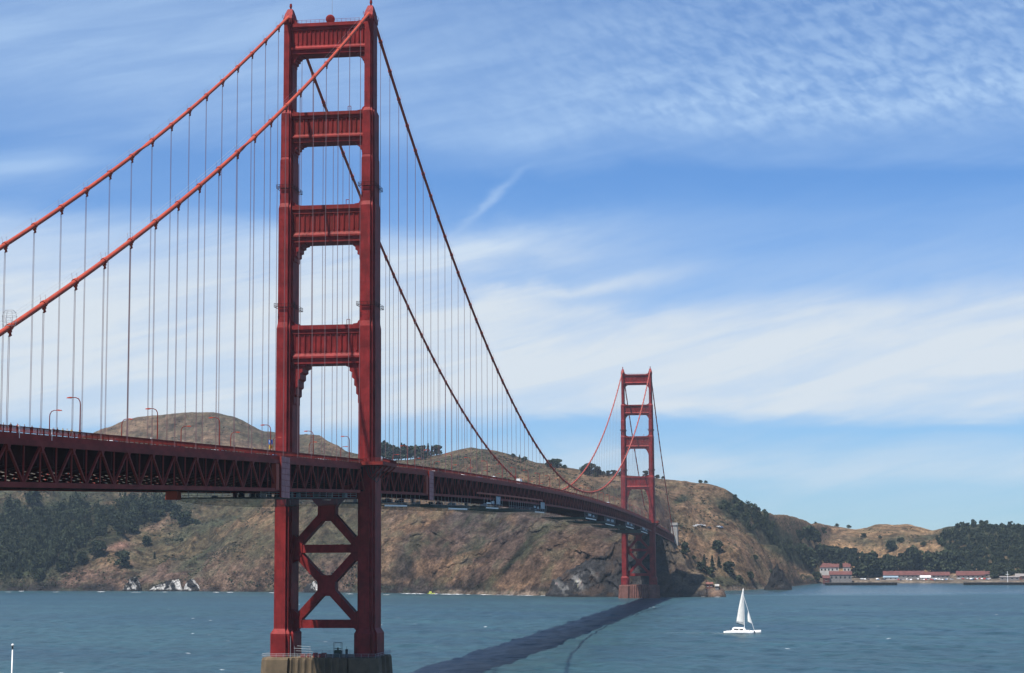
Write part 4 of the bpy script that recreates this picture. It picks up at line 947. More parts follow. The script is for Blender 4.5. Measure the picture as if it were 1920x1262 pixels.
PM = [person_mesh('person_a', 'cloth0', 'cloth1', .12, .08), person_mesh('person_b', 'cloth2', 'cloth3', .25, .12), person_mesh('person_c', 'cloth4', 'cloth1', .02, .2), person_mesh('person_d', 'cloth5', 'cloth3', .18, .05), person_mesh('person_e', 'cloth3', 'cloth1', .1, .15)]
PC = ['grey top and dark trousers', 'dark red top and black trousers', 'blue top and dark trousers', 'yellow top and black trousers', 'black top and dark trousers']
seen = {}
for i, (u, wk) in enumerate([(6, 0), (20, 4), (33, 1), (46, 2), (60, 4), (75, 0), (101, 1), (108, 4), (118, 3), (126, 0), (134, 3), (149, 3), (152, 2), (284, 0), (395, 4), (478, 3), (690, 0), (703, 4), (722, 1), (728, 0)]):
    x = 12.2 if u < 640 else 19.2
    y = on_x(u, 845 if u > 640 else 800, x)[1]
    if u > 640: y = min(max(y-38 if y > 10 else y, -9), 9)
    if u > 640: y = {690: -7, 703: -1, 722: 4.5, 728: 7.5}[u]
    o = link('person', PM[wk]); o.location = (x, y, deck(y)+.13); o.rotation_euler = (0, 0, random.choice([0.1, 3.0, 1.5, -1.6, 3.3])); sc = random.uniform(.95, 1.06); o.scale = (sc, sc, sc)
    n = seen.get((wk, u > 640), 0); seen[(wk, u > 640)] = n+1
    tag(o, 'person in %s %s, %s such from left' % (PC[wk], 'on tower balcony' if u > 640 else 'on near sidewalk', ORD[n]), 'person', 'people on the bridge sidewalk')

def make_vehicle(name, kind, paint):
    Rt = empty(name); m = MB()
    if kind == 'car':
        L_, W_ = 4.5, 1.75; prof = [(-2.25, .35), (-2.25, .85), (-1.95, 1.0), (-1.35, 1.05), (-.75, 1.48), (.85, 1.48), (1.35, .98), (2.1, .85), (2.25, .6), (2.25, .35)]
        win = [(-1.2, 1.07), (-.72, 1.42), (.8, 1.42), (1.2, 1.02)]; wx = (1.4, -1.4)
    elif kind == 'van':
        L_, W_ = 5.6, 2.0; prof = [(-2.8, .4), (-2.8, 2.3), (-2.6, 2.45), (1.3, 2.45), (2.0, 1.35), (2.7, 1.1), (2.8, .7), (2.8, .4)]
        win = [(.4, 1.4), (.4, 2.2), (1.28, 2.2), (1.78, 1.4)]; wx = (1.8, -1.8)
    else:
        L_, W_ = 9.0, 2.4; prof = [(-4.5, .6), (-4.5, 3.6), (2.3, 3.6), (2.3, 2.6), (3.6, 2.5), (4.2, 1.6), (4.5, 1.4), (4.5, .5)]
        win = [(2.6, 1.6), (2.6, 2.35), (3.5, 2.3), (4.0, 1.6)]; wx = (3.2, -2.8)
    m.loft([[(-W_/2, y, z) for y, z in prof], [(-W_/2*.98, y, z) for y, z in prof], [(W_/2*.98, y, z) for y, z in prof], [(W_/2, y, z) for y, z in prof]]); m.build('body', paint, Rt)
    for s in (-1, 1):
        m = MB(); m.prism(win, 'x', s*(W_/2-.02), s*(W_/2+.015)); m.build('window', 'glass', Rt)
        for y in wx:
            m = MB(); r_ = .33 if kind != 'truck' else .48; m.tube([(s*(W_/2-.2), y, r_), (s*(W_/2+.02), y, r_)], r_, 12); m.build('wheel', 'tyre', Rt)
    return Rt
VEH = [(-38, 7.6, 'car', 'car0', 'white car on the bridge seen between the legs of the near tower'), (-47, -2, 'car', 'car2', 'dark car on the bridge between the legs of the near tower'), (-22, 7.6, 'car', 'car3', 'red car on the bridge just left of the near tower right leg'),
       (388, 7.6, 'truck', 'car0', 'tall white truck on the middle of the bridge deck'), (300, 7.6, 'van', 'car0', 'white van on the bridge right of the near tower'), (880, 7.6, 'truck', 'car0', 'white truck on the bridge close to the far tower'),
       (-146, 7.6, 'car', 'car0', 'white car behind the railing left of the near tower')]
for q, (y, pc) in enumerate(((-212, 'car1'), (-178, 'car2'), (-118, 'car3'), (-84, 'car4'), (60, 'car0'), (110, 'car2'), (160, 'car1'), (215, 'car0'), (260, 'car4'), (340, 'car1'), (470, 'car0'), (560, 'car2'))):
    VEH.append((y, 7.7 if q % 3 else 4.6, 'car', pc, '%s car on the near lanes of the bridge, %s car from the left' % ({'car0': 'white', 'car1': 'silver', 'car2': 'dark', 'car3': 'red', 'car4': 'blue'}[pc], ORD[q])))
for y, x, kd, pc, lab in VEH:
    o = make_vehicle(kd if kd != 'car' else 'car', kd, pc); o.location = (x, y, deck(y)+.002); o.rotation_euler = (math.atan2(deck(y+5)-deck(y-5), 10), 0, 0 if x > 0 else math.pi); tag(o, lab, kd, 'vehicles on the bridge')
# low white markers on the near railing
for i, u in enumerate((37, 98)):
    y = on_x(u, 805, 13.4)[1]; m = MB(); m.box(-.09, .09, -.12, .12, -.9, 1.15); m.box(-.12, .12, -.32, .32, 1.15, 1.3); m.box(-.12, .12, -.2, .2, .2, .34)
    o = m.build('marker_post', 'white'); o.location = (13.3, y, deck(y)+.12); tag(o, 'white marker post on the near railing, %s from the left edge' % ORD[i], 'marker post', 'white marker posts on the railing')

# ------------------------------------------------------------------ maintenance platforms under the deck
def net_material():
    m = bpy.data.materials.new('netting'); m.use_nodes = True; k = NT(m.node_tree); b = k.n['Principled BSDF']
    b.inputs['Base Color'].default_value = (0.10, 0.11, 0.105, 1); b.inputs['Roughness'].default_value = .9
    g = k.add('ShaderNodeNewGeometry'); k.put(b.inputs['Alpha'], k.smooth(k.noise(g.outputs['Position'], .35, 3), .3, .7, .22, .42)); MATS['netting'] = m
net_material()
def platform(y0, y1, xa, xb, dz, lab, white=(), red_end=False, net=0.0, clutter=12, seed=0):
    rd = random.Random(seed); n = max(2, int((y1-y0)/PAN)); zf = lambda y: deck(y)+dz
    P_ = empty('maintenance_platform', (0, y0, deck(y0)+dz)); o0 = Vector((0, y0, deck(y0)+dz)); q = lambda x, y, z: Vector((x, y, z))-o0
    m = MB(); yy = np.linspace(y0, y1, n+1)
    m.loft([[tuple(q(xa, y, zf(y)-.25)), tuple(q(xb, y, zf(y)-.25)), tuple(q(xb, y, zf(y))), tuple(q(xa, y, zf(y)))] for y in yy]); m.build('platform_floor', 'dark_metal', P_)
    m = MB()
    for y in yy:
        for x in (xa, xb): m.tube([q(x, y, zf(y)), q(x, y, deck(y)-9.2)], .07, 5)
    for x in (xa, xb):
        for h in (.6, 1.2): m.tube([q(x, y, zf(y)+h) for y in yy], .05, 4)
    m.build('hanger_frame', 'grey_metal', P_)
    for k in range(clutter):
        y = rd.uniform(y0+1, y1-1); x = rd.uniform(xa+1, xb-.6); w, d, h = rd.uniform(.3, .8), rd.uniform(.4, 1.6), rd.uniform(.4, 1.3)
        m = MB(); m.box(-w, w, -d, d, .01, h); m.box(-w-.05, w+.05, -d*.6, d*.6, h, h+.12); b = m.build('stored_gear', rd.choice(['grey_metal', 'tarp', 'dark_metal', 'wall_grey', 'roof_red']), P_); b.location = q(x, y, zf(y))
    for (ya, yb, za, zb_) in white:
        m = MB(); m.box(0, .12, 0, yb-ya, za, zb_); b = m.build('white_sheet', 'white' if zb_-za < .7 else 'sheet', P_); b.location = q(xb+.08, ya, zf((ya+yb)/2)); b.rotation_euler = (math.atan2(deck(yb)-deck(ya), yb-ya), 0, 0)
    if red_end:
        m = MB(); m.box(xb-3, xb+.2, y0-3, y0, 0, 0); m = MB(); m.box(-1.6, 1.6, -1.6, 1.6, -.2, 2.2); b = m.build('end_housing', 'paint_cable', P_); b.location = q(xa+1.4, y0-1.2, zf(y0)-.4)
    if net:
        m = MB()
        def N(y, x, k): return tuple(q(x, y, zf(y)-.3-net*k*min(1, (y-y0+1)/30)))
        m.loft([[N(y, xb, .9), N(y, (xa+xb)/2, 1.25), N(y, xa, .9), N(y, xa, 0), N(y, xb, 0)] for y in yy], False); m.build('safety_net', 'netting', P_)
    tag(P_, lab, 'platform', 'maintenance platforms under the bridge deck'); return P_
platform(-124, -14, -12, 12.5, -10.9, 'long dark work platform with hanging net under the deck left of the near tower', (), True, 1.9, 26, 1)
platform(24, 90, -12, 12.5, -12.2, 'work platform with stored gear under the deck right of the near tower', ((28, 66, -1.9, -1.4),), False, 1.5, 20, 2)
platform(112, 205, -12, 12.5, -12.6, 'work platform with a white strip under the deck past the plated bay', ((150, 195, -2.2, -1.6),), False, 1.6, 18, 3)
platform(222, 275, -13, 15.6, -12.6, 'white-sheeted work platform hung under the middle of the deck', ((226, 262, -1.2, -.7), (228, 240, 1.0, 1.6), (242, 250, 1.2, 2.4), (256, 268, 1.0, 4.6)), False, 1.5, 14, 4)
platform(300, 440, -13, 15.2, -12.8, 'long netted work platform reaching the middle of the deck', ((392, 430, -1.2, -.75), (388, 396, 1.2, 2.2), (402, 408, .8, 2.0), (416, 432, 1.0, 4.6)), False, 1.5, 20, 5)
platform(640, 720, -13, 15.2, -13.0, 'white-sheeted work platform under the deck left of the far tower', ((645, 712, -1.0, -.4), (660, 680, 1.0, 2.6), (690, 700, .8, 2.0)), False, 1.5, 8, 6)
platform(775, 860, -13, 15.2, -13.2, 'white-sheeted work platform under the deck, second left of the far tower', ((780, 850, -2.2, -1.6), (790, 812, .4, 2.0), (825, 845, .4, 2.2)), False, 1.5, 8, 7)
platform(950, 1040, -13, 15.2, -12.6, 'white-sheeted work platform under the deck, third left of the far tower', ((955, 1030, -.9, -.3), (965, 985, 1.2, 3.0), (1000, 1018, 1.0, 2.4)), False, 1.5, 8, 8)
platform(1110, 1200, -13, 15.2, -12.6, 'white-sheeted work platform right beside the far tower', ((1115, 1190, -.9, -.3), (1130, 1160, 1.2, 3.0), (1170, 1180, .8, 2.2)), False, 1.5, 8, 9)
m = MB(); m.loft([[(14.5, y, deck(y)-7.4), (14.9, y, deck(y)-7.4), (14.9, y, deck(y)-6.7), (14.5, y, deck(y)-6.7)] for y in np.arange(207, 431, 7.62)]); ro = m.build('maintenance_rail', 'paint_cable', BR)

# ------------------------------------------------------------------ catamaran under sail
bp_ = ray(1392, 1188); s_ = -CZ/bp_[2]; BX, BY = CX+bp_[0]*s_, CY+bp_[1]*s_
BT = empty('catamaran', (BX, BY, 0), R(-8)); tag(BT, 'white sailing catamaran heading right on the open water', 'sailboat')
def hull(y, x0, x1):
    m = MB(); L_ = x1-x0; rings = []
    for q in np.linspace(0, 1, 11):
        w = .95*min(1, .45+q*3)*(1-max(0, q-.45)**2*2.9); sh = 1.35+.55*q*q; w = max(w, .06); x = x0+L_*q+(.25*q if q > .9 else 0)
        rings.append([(x, y-w, sh), (x, y-w*.92, .45), (x, y-w*.4, -.35), (x, y+w*.4, -.35), (x, y+w*.92, .45), (x, y+w, sh)])
    m.loft(rings); return m
hull(-3.6, -9.8, 6.8).build('hull', 'white', BT, True); hull(3.6, -9.6, 9.6).build('hull', 'white', BT, True)
m = MB(); m.loft([[(-6, -3.4, .95), (-6, 3.4, .95), (-6, 3.4, 1.7), (-6, -3.4, 1.7)], [(3.8, -3.2, 1.1), (3.8, 3.2, 1.1), (3.8, 3.2, 1.85), (3.8, -3.2, 1.85)]]); m.build('bridge_deck', 'white', BT)
m = MB()
def cab(z, k): return [(-5.4+.5*k, -2.9+.3*k, z), (1.8-1.3*k, -2.5+.4*k, z), (2.4-1.6*k, 0, z), (1.8-1.3*k, 2.5-.4*k, z), (-5.4+.5*k, 2.9-.3*k, z)]
m.loft([cab(1.7, 0), cab(2.6, .35), cab(3.3, .9), cab(3.45, 1.6)]); cbn = m.build('cabin', 'white', BT)
for x0, x1 in ((-4.3, -1.6), (-1.2, 1.0)):
    m = MB(); m.prism([(x0, 2.1), (x0+.25, 2.75), (x1-.2, 2.75), (x1, 2.1)], 'y', -2.86, -2.50); m.build('window', 'glass', cbn)
m = MB(); m.tube([(1.2, 0, 1.8), (1.2, 0, 12), (1.05, 0, 25.2)], [.20, .18, .12], 8); m.build('mast', 'white', BT)
m = MB(); m.tube([(1.2, 0, 4.5), (-3.0, -.6, 5.6)], .14, 6); m.build('boom', 'dark_metal', BT)
def sail(pts_luff, pts_leech, bel, name):
    n, mcol = 14, 6; vs = []; fs = []
    for i in range(n+1):
        a = Vector(pts_luff[0]).lerp(Vector(pts_luff[1]), i/n); q = i/n
        b = Vector(pts_leech[0]).lerp(Vector(pts_leech[1]), q)+Vector((-.9*math.sin(math.pi*q)*.3, 0, 0))
        for j in range(mcol+1):
            r_ = j/mcol; p = a.lerp(b, r_); p.y += bel*math.sin(math.pi*r_)*(1-q*.6); vs.append(p)
    w = mcol+1
    for i in range(n):
        for j in range(mcol): fs.append((i*w+j, i*w+j+1, (i+1)*w+j+1, (i+1)*w+j))
    mm_ = MB(); mm_.add(vs, fs); o = mm_.build(name, 'sail', BT, True); so_ = o.modifiers.new('thickness', 'SOLIDIFY'); so_.thickness = .04
sail(((1.15, -.05, 4.9), (1.05, -.02, 24.6)), ((-3.2, -.7, 6.1), (.75, -.05, 24.6)), -.6, 'mainsail')
m = MB(); m.tube([(6.6, 0, 2.0), (1.15, 0, 20.5)], .13, 6); m.build('forestay', 'white', BT)
sail(((5.6, -.05, 5.2), (3.6, -.03, 12.3)), ((3.3, -.6, 6.6), (3.5, -.05, 12.3)), -.5, 'jib')
m = MB(); m.tube([(-5.0, -3.4, 1.6), (1.1, -.1, 20)], .03, 4); m.tube([(-5.0, 3.4, 1.6), (1.1, .1, 20)], .03, 4); m.build('shrouds', 'grey_metal', BT)
m = MB(); m.bar((6.4, -3.6, 1.4), (6.4, 3.6, 1.4), .3, .3); m.build('crossbeam', 'grey_metal', BT)
m = MB(); m.box(4.0, 6.3, -3.0, 3.0, 1.32, 1.36); m.build('trampoline_net', 'dark_metal', BT)
m = MB()
for k in range(8): x = -9+k*2.0; m.tube([(x, -4.3, 1.4), (x, -4.3, 2.1)], .03, 4)
m.tube([(-9, -4.3, 2.1), (5, -4.3, 2.3)], .025, 4); m.build('guard_rail', 'grey_metal', BT)
for i, (x, y, k, lab) in enumerate(((-6.4, -1.6, 4, 'person in dark clothes standing at the stern of the catamaran'), (5.0, -.6, 2, 'person in a blue top standing at the bow of the catamaran'))):
    o = link('person', PM[k]); p = BT.matrix_basis @ Vector((x, y, 0)); o.location = (p.x, p.y, 1.75 if i == 0 else 1.37); o.rotation_euler = (0, 0, -1.6); tag(o, lab, 'person')
wk = MB(); pts = []; random.seed(3)
for k in range(14):
    x = -9.5-k*2.6; h = random.uniform(.6, 1.5)*(1-k/18)
    wk.add([(x, -3.9-h, .45), (x-2.9, -3.9-h*random.uniform(.3, 1), .06), (x-2.9, -3.9+h*random.uniform(.3, 1), .06), (x, -3.9+h, .45)], [(0, 1, 2, 3)])
o = wk.build('wake_foam', 'foam'); o.matrix_world = BT.matrix_basis.copy(); tag(o, 'thin white wake trailing behind the catamaran', 'wake', kind='stuff')
# small yellow-green boat at the foot of the cliff
p = at(808, 1112, 2130); yb = empty('small_boat', (p[0], p[1], 0.0), R(10)); tag(yb, 'small yellow-green boat at the foot of the cliff right of the near tower', 'boat')
m = MB(); m.loft([[(x, -w, 1.2), (x, -w*.6, -.2), (x, w*.6, -.2), (x, w, 1.2)] for x, w in ((-4, 1.2), (-1, 1.6), (2, 1.3), (4.5, .15))]); m.build('hull', 'lime', yb)
m = MB(); m.loft([[(-2, -1, 1.1), (1, -1, 1.1), (1, 1, 1.1), (-2, 1, 1.1)], [(-1.8, -.8, 3.0), (.5, -.8, 3.0), (.5, .8, 3.0), (-1.8, .8, 3.0)]]); m.build('cabin', 'lime', yb)

# foreground pole, lower left
pp = at(23.5, 1216, 88.0); px_, py_ = pp[0], pp[1]; ip = np.argmin(np.abs(bx-px_)); jp = np.argmin(np.abs(by-py_)); gz = float(ZZ[ip, jp])-.6
fp = empty('flagpole', (px_, py_, gz)); tag(fp, 'slim white flagpole with a ball finial at the lower left', 'flagpole')
m = MB(); m.tube([(-.12, 0, 0), (0, 0, pp[2]-gz)], [.034, .024], 10); m.build('pole', 'white', fp, True)
m = MB(); m.loft([[(.06*math.sin(a)*math.cos(q), .06*math.sin(a)*math.sin(q), pp[2]-gz+.15-.06*math.cos(a)) for q in np.linspace(0, 2*math.pi, 13)[:-1]] for a in np.linspace(.15, math.pi-.15, 7)]); m.build('finial', 'white', fp, True)
m = MB(); m.tube([(0, 0, pp[2]-gz-.02), (0, 0, pp[2]-gz+.10)], [.04, .036], 8); m.build('pulley_collar', 'dark_metal', fp)

# ------------------------------------------------------------------ buildings and quays of the far shore
def house(name, u, r, wpx, dep, hw, hr, wall, roof, lab, nwin=3, vb=None, z=None, hip=False, cat='house', group=None, chim=False):
    p = at(u, 1080, r); w = wpx*r/FPX/2; d = ray(u, 1080); ang = math.atan2(d[1], d[0])-math.pi/2
    zb_ = ground(u, vb)[2] if (vb and z is None) else (z if z is not None else 4.0)
    o = empty(name, (p[0], p[1], zb_-.3), ang)
    m = MB(); m.box(-w, w, -dep/2, dep/2, -3, hw); wl = m.build('wall', wall, o)
    m = MB(); ov = .6; ins = (w*.45 if hip else 0)
    m.add([(-w-ov, -dep/2-ov, hw), (w+ov, -dep/2-ov, hw), (w+ov, dep/2+ov, hw), (-w-ov, dep/2+ov, hw), (-w-ov+ins, 0, hw+hr), (w+ov-ins, 0, hw+hr)], [(0, 1, 5, 4), (2, 3, 4, 5), (1, 2, 5), (3, 0, 4), (3, 2, 1, 0)]); rf = m.build('roof', roof, o)
    if chim: m = MB(); m.box(w*.3, w*.3+.9, -.5, .5, hw+.3*hr, hw+hr+1.0); m.build('chimney', 'roof_red', rf)
    for k in range(nwin):
        x = -w+2*w*(k+.5)/nwin; ww = min(w/nwin*.45, 1.1)
        m = MB(); m.box(x-ww, x+ww, -dep/2-.06, -dep/2+.02, hw*.42, hw*.78); wi = m.build('window', 'glass', o)
        m = MB(); m.box(x-ww-.15, x+ww+.15, -dep/2-.14, -dep/2-.001, hw*.42-.2, hw*.42-.01); m.build('sill', 'white', wi)
    tag(o, lab, cat, group); return o
house('house', 1551, 2770, 26, 14, 8.0, 6, 'wall_white', 'roof_red', 'white house with red hipped roof above the boathouse on the far shore', 4, z=14, hip=True, chim=True)
house('house', 1566, 2790, 14, 12, 7, 5, 'wall_white', 'roof_red', 'white house with red roof tucked right behind the larger white house', 2, z=15)
house('house', 1588, 2790, 13, 12, 9, 6, 'wall_white', 'roof_red', 'narrow white gabled house with red roof right of the boathouse', 2, z=13)
house('boathouse', 1576, 2690, 40, 16, 9.5, 5, 'wall_grey', 'roof_red', 'large grey boathouse with red roof beside the quay', 5, z=3, cat='building')
m = MB(); 
house('shed', 1549, 2680, 12, 8, 5, 4, 'roof_red', 'roof_red', 'small red shed left of the grey boathouse', 1, z=3, cat='shed')
house('barracks', 1694, 2782, 72, 14, 5.5, 6, 'wall_grey', 'roof_red', 'longest low building with red roof behind the parked cars', 9, z=5, cat='building')
house('barracks', 1755, 2782, 48, 14, 5.0, 5, 'wall_grey', 'roof_red', 'low red-roofed building in the middle of the row behind the cars', 6, z=5, cat='building')
house('barracks', 1820, 2782, 50, 16, 5.0, 6.0, 'wall_grey', 'roof_red', 'tall red-roofed building at the right end of the row', 6, z=5, cat='building')
house('barracks', 1855, 2782, 18, 14, 5.5, 4, 'wall_grey', 'roof_red', 'short red-roofed building beside the dark wood', 2, z=6, cat='building')
house('shed', 1670, 2760, 26, 10, 3.6, 2.2, 'wall_white', 'tarp', 'white shed with blue-grey roof among the parked cars', 3, z=4, cat='shed')
house('shed', 1735, 2770, 18, 10, 3.4, 2.6, 'wall_white', 'white', 'white-roofed shed among the parked cars', 2, z=4, cat='shed')
house('warehouse', 1893, 2700, 34, 14, 5.5, 1.2, 'wall_grey', 'wall_grey', 'low flat grey warehouse on the right-hand quay', 4, z=3, cat='building')
house('warehouse', 1918, 2720, 26, 14, 6.5, 3.5, 'concrete_red', 'wall_grey', 'brownish warehouse at the right edge of the picture', 3, z=3, cat='building')
house('house', 1648, 2900, 10, 10, 6, 4, 'wall_white', 'wall_grey', 'small white house half hidden among trees above the cars', 2, z=20)
house('house', 1480, 2800, 14, 9, 3, 1.6, 'wall_grey', 'wall_grey', 'pale building on the wooded slope above the needle rock', 4, vb=1048, cat='house')
house('house', 1500, 2810, 8, 8, 3, 1.6, 'wall_white', 'wall_grey', 'small pale building on the wooded slope left of the white house', 2, vb=1050, cat='house')
# fog-signal building on the point
house('signal_station', 1344, 1938, 6, 5, 4.5, 2.0, 'wall_grey', 'concrete_pale', 'small pale signal building on the tip of the rocky point', 2, z=6.5, cat='building')
house('signal_station', 1330, 1942, 12, 6, 4.0, 2.0, 'concrete_red', 'concrete_red', 'low brown building behind the pale one on the rocky point', 2, z=9, cat='building')
def quay(u0, u1, r, dep, z, lab):
    a = at(u0, 1080, r); b = at(u1, 1080, r); m = MB(); p = Vector((a[0], a[1], 0)); q = Vector((b[0], b[1], 0)); L_ = (q-p).length
    o = empty('quay', (a[0], a[1], 0), math.atan2(q.y-p.y, q.x-p.x)); m.box(0, L_, 0, dep, z-.8, z); m.build('deck', 'wood_dark', o)
    pm_ = MB(); pm_.tube([(0, 0, -3), (0, 0, z-.8)], .55, 6); pme_ = pm_.mesh('pile'); pme_.materials.append(MATS['wood_dark'])
    for k in range(int(L_/4)): pl = link('pile', pme_, o); pl.location = (2+k*4, .8, 0)
    m = MB(); m.box(0, L_, 1.5, 2.0, -2, z-.8); m.build('bulkhead', 'wood_dark', o); tag(o, lab, 'quay')
quay(1546, 1682, 2560, 14, 3.6, 'long dark timber quay in front of the boathouse'); quay(1806, 2000, 2560, 20, 3.4, 'dark timber quay at the right edge of the picture')
p = at(1889, 1080, 2570); fl = empty('quay_mast', (p[0], p[1], 3.4)); m = MB(); m.tube([(0, 0, 0), (0, 0, 14)], [.45, .3], 6); m.build('mast_pole', 'white', fl); m = MB(); m.box(-2.2, 2.2, -.2, .2, 9.6, 10.1); m.build('crossarm', 'white', fl); tag(fl, 'tall white signal mast standing on the right-hand quay', 'mast')
# parked cars on the quay front and on the overlook
def simple_car():
    m = MB(); W_ = 1.8; prof = [(-2.25, .3), (-2.25, .9), (-1.35, 1.05), (-.8, 1.5), (.9, 1.5), (1.4, 1.0), (2.25, .8), (2.25, .3)]
    m.loft([[(-W_/2, y, z) for y, z in prof], [(W_/2, y, z) for y, z in prof]])
    m.prism([(-1.2, 1.06), (-.76, 1.42), (.84, 1.42), (1.22, 1.03)], 'x', -W_/2-.015, W_/2+.015, 1)
    for y in (-1.4, 1.4): m.tube([(-W_/2-.02, y, .32), (W_/2+.02, y, .32)], .32, 8, True, 2)
    return m
cms = []
for k in range(5): me = simple_car().mesh('car'); [me.materials.append(MATS[q]) for q in ('car%d' % k, 'glass', 'tyre')]; cms.append(me)
cn = ['white', 'silver', 'black', 'red', 'blue']
ccount = {}
for u in sorted(random.uniform(1606, 1855) for _ in range(64)):
    r_ = random.uniform(2732, 2766); kx = random.choice([0, 0, 0, 1, 1, 2, 3, 4]); P0 = at(u, 1080, r_); gz_ = 3.0
    ii = int(np.clip(round((u-LAND.us[0])/2.5), 0, len(LAND.us)-1)); rr_ = np.hypot(LAND.P[ii, :, 0]-CX, LAND.P[ii, :, 1]-CY); gz_ = float(np.interp(r_, rr_, LAND.P[ii, :, 2]))
    o = link('car', cms[kx]); o.location = (P0[0], P0[1], gz_+.05); o.rotation_euler = (0, 0, random.choice([0, 1.57, .2, 1.4])); o.scale = (1.15, 1.15, 1.15)
    n = ccount.get(kx, 0); ccount[kx] = n+1
    tag(o, 'small %s car on the far waterfront, %s %s one from the left' % (cn[kx], ordw(n), cn[kx]), 'car', '%s cars parked on the far waterfront' % cn[kx])
for i, (u, kx) in enumerate(((1302, 0), (1307, 0), (1315, 1), (1319, 0), (1330, 2), (1347, 0), (1352, 4))):
    P0 = ground(u, 990.5); o = link('car', cms[kx]); o.location = (P0[0], P0[1], P0[2]+.3); o.rotation_euler = (0, 0, 1.45); o.scale = (1.3, 1.3, 1.3)
    tag(o, '%s vehicle parked on the hill overlook right of the far tower, %s from the left' % (cn[kx], ORD[i]), 'car', 'vehicles parked on the overlook')

# ------------------------------------------------------------------ trees
def crown_data(rd, h, w, kind, nl, ls):
    vs = []; fs = []; lobes = []
    nb_ = 12 if kind != 'cone' else 1
    for k in range(nb_):
        a = rd.uniform(0, 6.28); q = rd.uniform(0, 1); rr = w*.30*math.sqrt(rd.random()); zc = h*(.20+.62*q); lobes.append((rr*math.cos(a), rr*math.sin(a), zc, w*rd.uniform(.22, .36)*(1.15-.45*q), h*rd.uniform(.14, .24)))
    for i in range(nl):
        if kind == 'cone':
            q = rd.random()**.75; a = rd.uniform(0, 6.28); rad = w*.5*(1.02-q)*(.75+.35*math.sin(q*26+a*2))*math.sqrt(rd.uniform(.35, 1)); c = Vector((rad*math.cos(a), rad*math.sin(a), h*(.10+.9*q)))
        else:
            lb = rd.choice(lobes); a = rd.uniform(0, 6.28); ct = rd.uniform(-.75, 1); st = math.sqrt(1-ct*ct); f = rd.uniform(.62, 1.06); c = Vector((lb[0]+lb[3]*st*math.cos(a)*f, lb[1]+lb[3]*st*math.sin(a)*f, lb[2]+lb[4]*ct*f))
        n = Vector((rd.uniform(-1, 1), rd.uniform(-1, 1), rd.uniform(-.3, 1))).normalized(); t1 = n.orthogonal().normalized(); t2 = n.cross(t1); s = ls*rd.uniform(.6, 1.35); k = len(vs)
        vs += [tuple(c+t1*s), tuple(c+t2*s*.8), tuple(c-t1*s), tuple(c-t2*s*.8)]; fs.append((k, k+1, k+2, k+3))
    return vs, fs
def tree_proto(seed, h, w, kind, nl, ls, mname):
    rd = random.Random(seed); vs, fs = crown_data(rd, h, w, kind, nl, ls); c = MB(); c.add(vs, fs); cm = c.mesh('crown'); cm.materials.append(MATS[mname])
    t_ = MB(); th = h*(.55 if kind != 'cone' else .9); t_.tube([(0, 0, -1.5), (0.1, 0, th*.5), (.2, .1, th)], [h*.030, h*.022, h*.008], 6)
    for k in range(4): a = rd.uniform(0, 6.28); z0 = th*rd.uniform(.45, .85); t_.tube([(.1, 0, z0), (math.cos(a)*w*.28, math.sin(a)*w*.28, z0+h*.2)], [h*.012, h*.004], 5)
    tm = t_.mesh('trunk'); tm.materials.append(MATS['trunk']); return cm, tm
TP = {'round': [tree_proto(i, 12, 12, 'round', 900, .95, 'foliage_dark') for i in (1, 2, 3)], 'tall': [tree_proto(i, 17, 11, 'round', 950, 1.0, 'foliage_dark') for i in (4, 5)], 'cone': [tree_proto(i, 15, 7, 'cone', 600, .8, 'foliage_dark') for i in (6, 7)], 'bush': [tree_proto(i, 7, 10, 'round', 560, .75, 'foliage') for i in (8, 9)]}
HGT = {'round': 12, 'tall': 17, 'cone': 15, 'bush': 7}
def tree(u, v, kind, hpx, lab, group, k=0, wide=1.0):
    P0 = ground(u, v); r_ = math.hypot(P0[0]-CX, P0[1]-CY); s = hpx*r_/FPX/HGT[kind]; cm, tm = TP[kind][k % len(TP[kind])]
    o = empty({'round': 'spreading_tree', 'tall': 'cypress_tree', 'cone': 'conifer_tree', 'bush': 'shrub'}[kind], (P0[0], P0[1], P0[2]-.3), random.uniform(0, 6.28)); o.scale = (s*wide, s*wide, s)
    link('trunk', tm, o); link('crown', cm, o); tag(o, lab, 'tree' if kind != 'bush' else 'shrub', group)
# single trees on the left headland (u, v of the foot, kind, height in px)
for i, (u, v, kd, h) in enumerate([(60, 950, 'round', 30), (75, 1088, 'round', 22), (96, 1066, 'tall', 30), (118, 1072, 'tall', 34), (134, 1064, 'cone', 30), (155, 1058, 'round', 22), (184, 1043, 'round', 30), (231, 1063, 'round', 30), (276, 1026, 'round', 18), (289, 1050, 'cone', 14), (225, 1004, 'round', 22), (248, 1000, 'tall', 36), (268, 978, 'tall', 38), (287, 980, 'round', 24), (330, 974, 'tall', 30), (346, 986, 'round', 28), (368, 984, 'bush', 10), (312, 958, 'tall', 32), (36, 1084, 'bush', 14), (340, 1015, 'bush', 7), (303, 972, 'bush', 12)]):
    tree(u, v, kd, h, 'dark %s apart on left headland, %s' % ('shrub' if kd == 'bush' else 'tree', ['above the wood', 'low by the shore', 'at the lower wood edge', 'tall at the lower wood edge', 'pointed at the lower wood edge', 'small right of the wood foot', 'round left of the pink rock', 'biggest round one below the pink rock', 'right of the pink rock', 'small pointed below the pink rock', 'just above the pink rock', 'at the right wood edge, tallest', 'upper right wood edge', 'small upper right wood edge', 'tall near the deck and tower', 'rightmost dark clump', 'low, nearest the near tower', 'right under the work platform', 'low at the left edge', 'low on the green slope', 'low between the upper trees'][i]), 'single trees on the left headland', i)
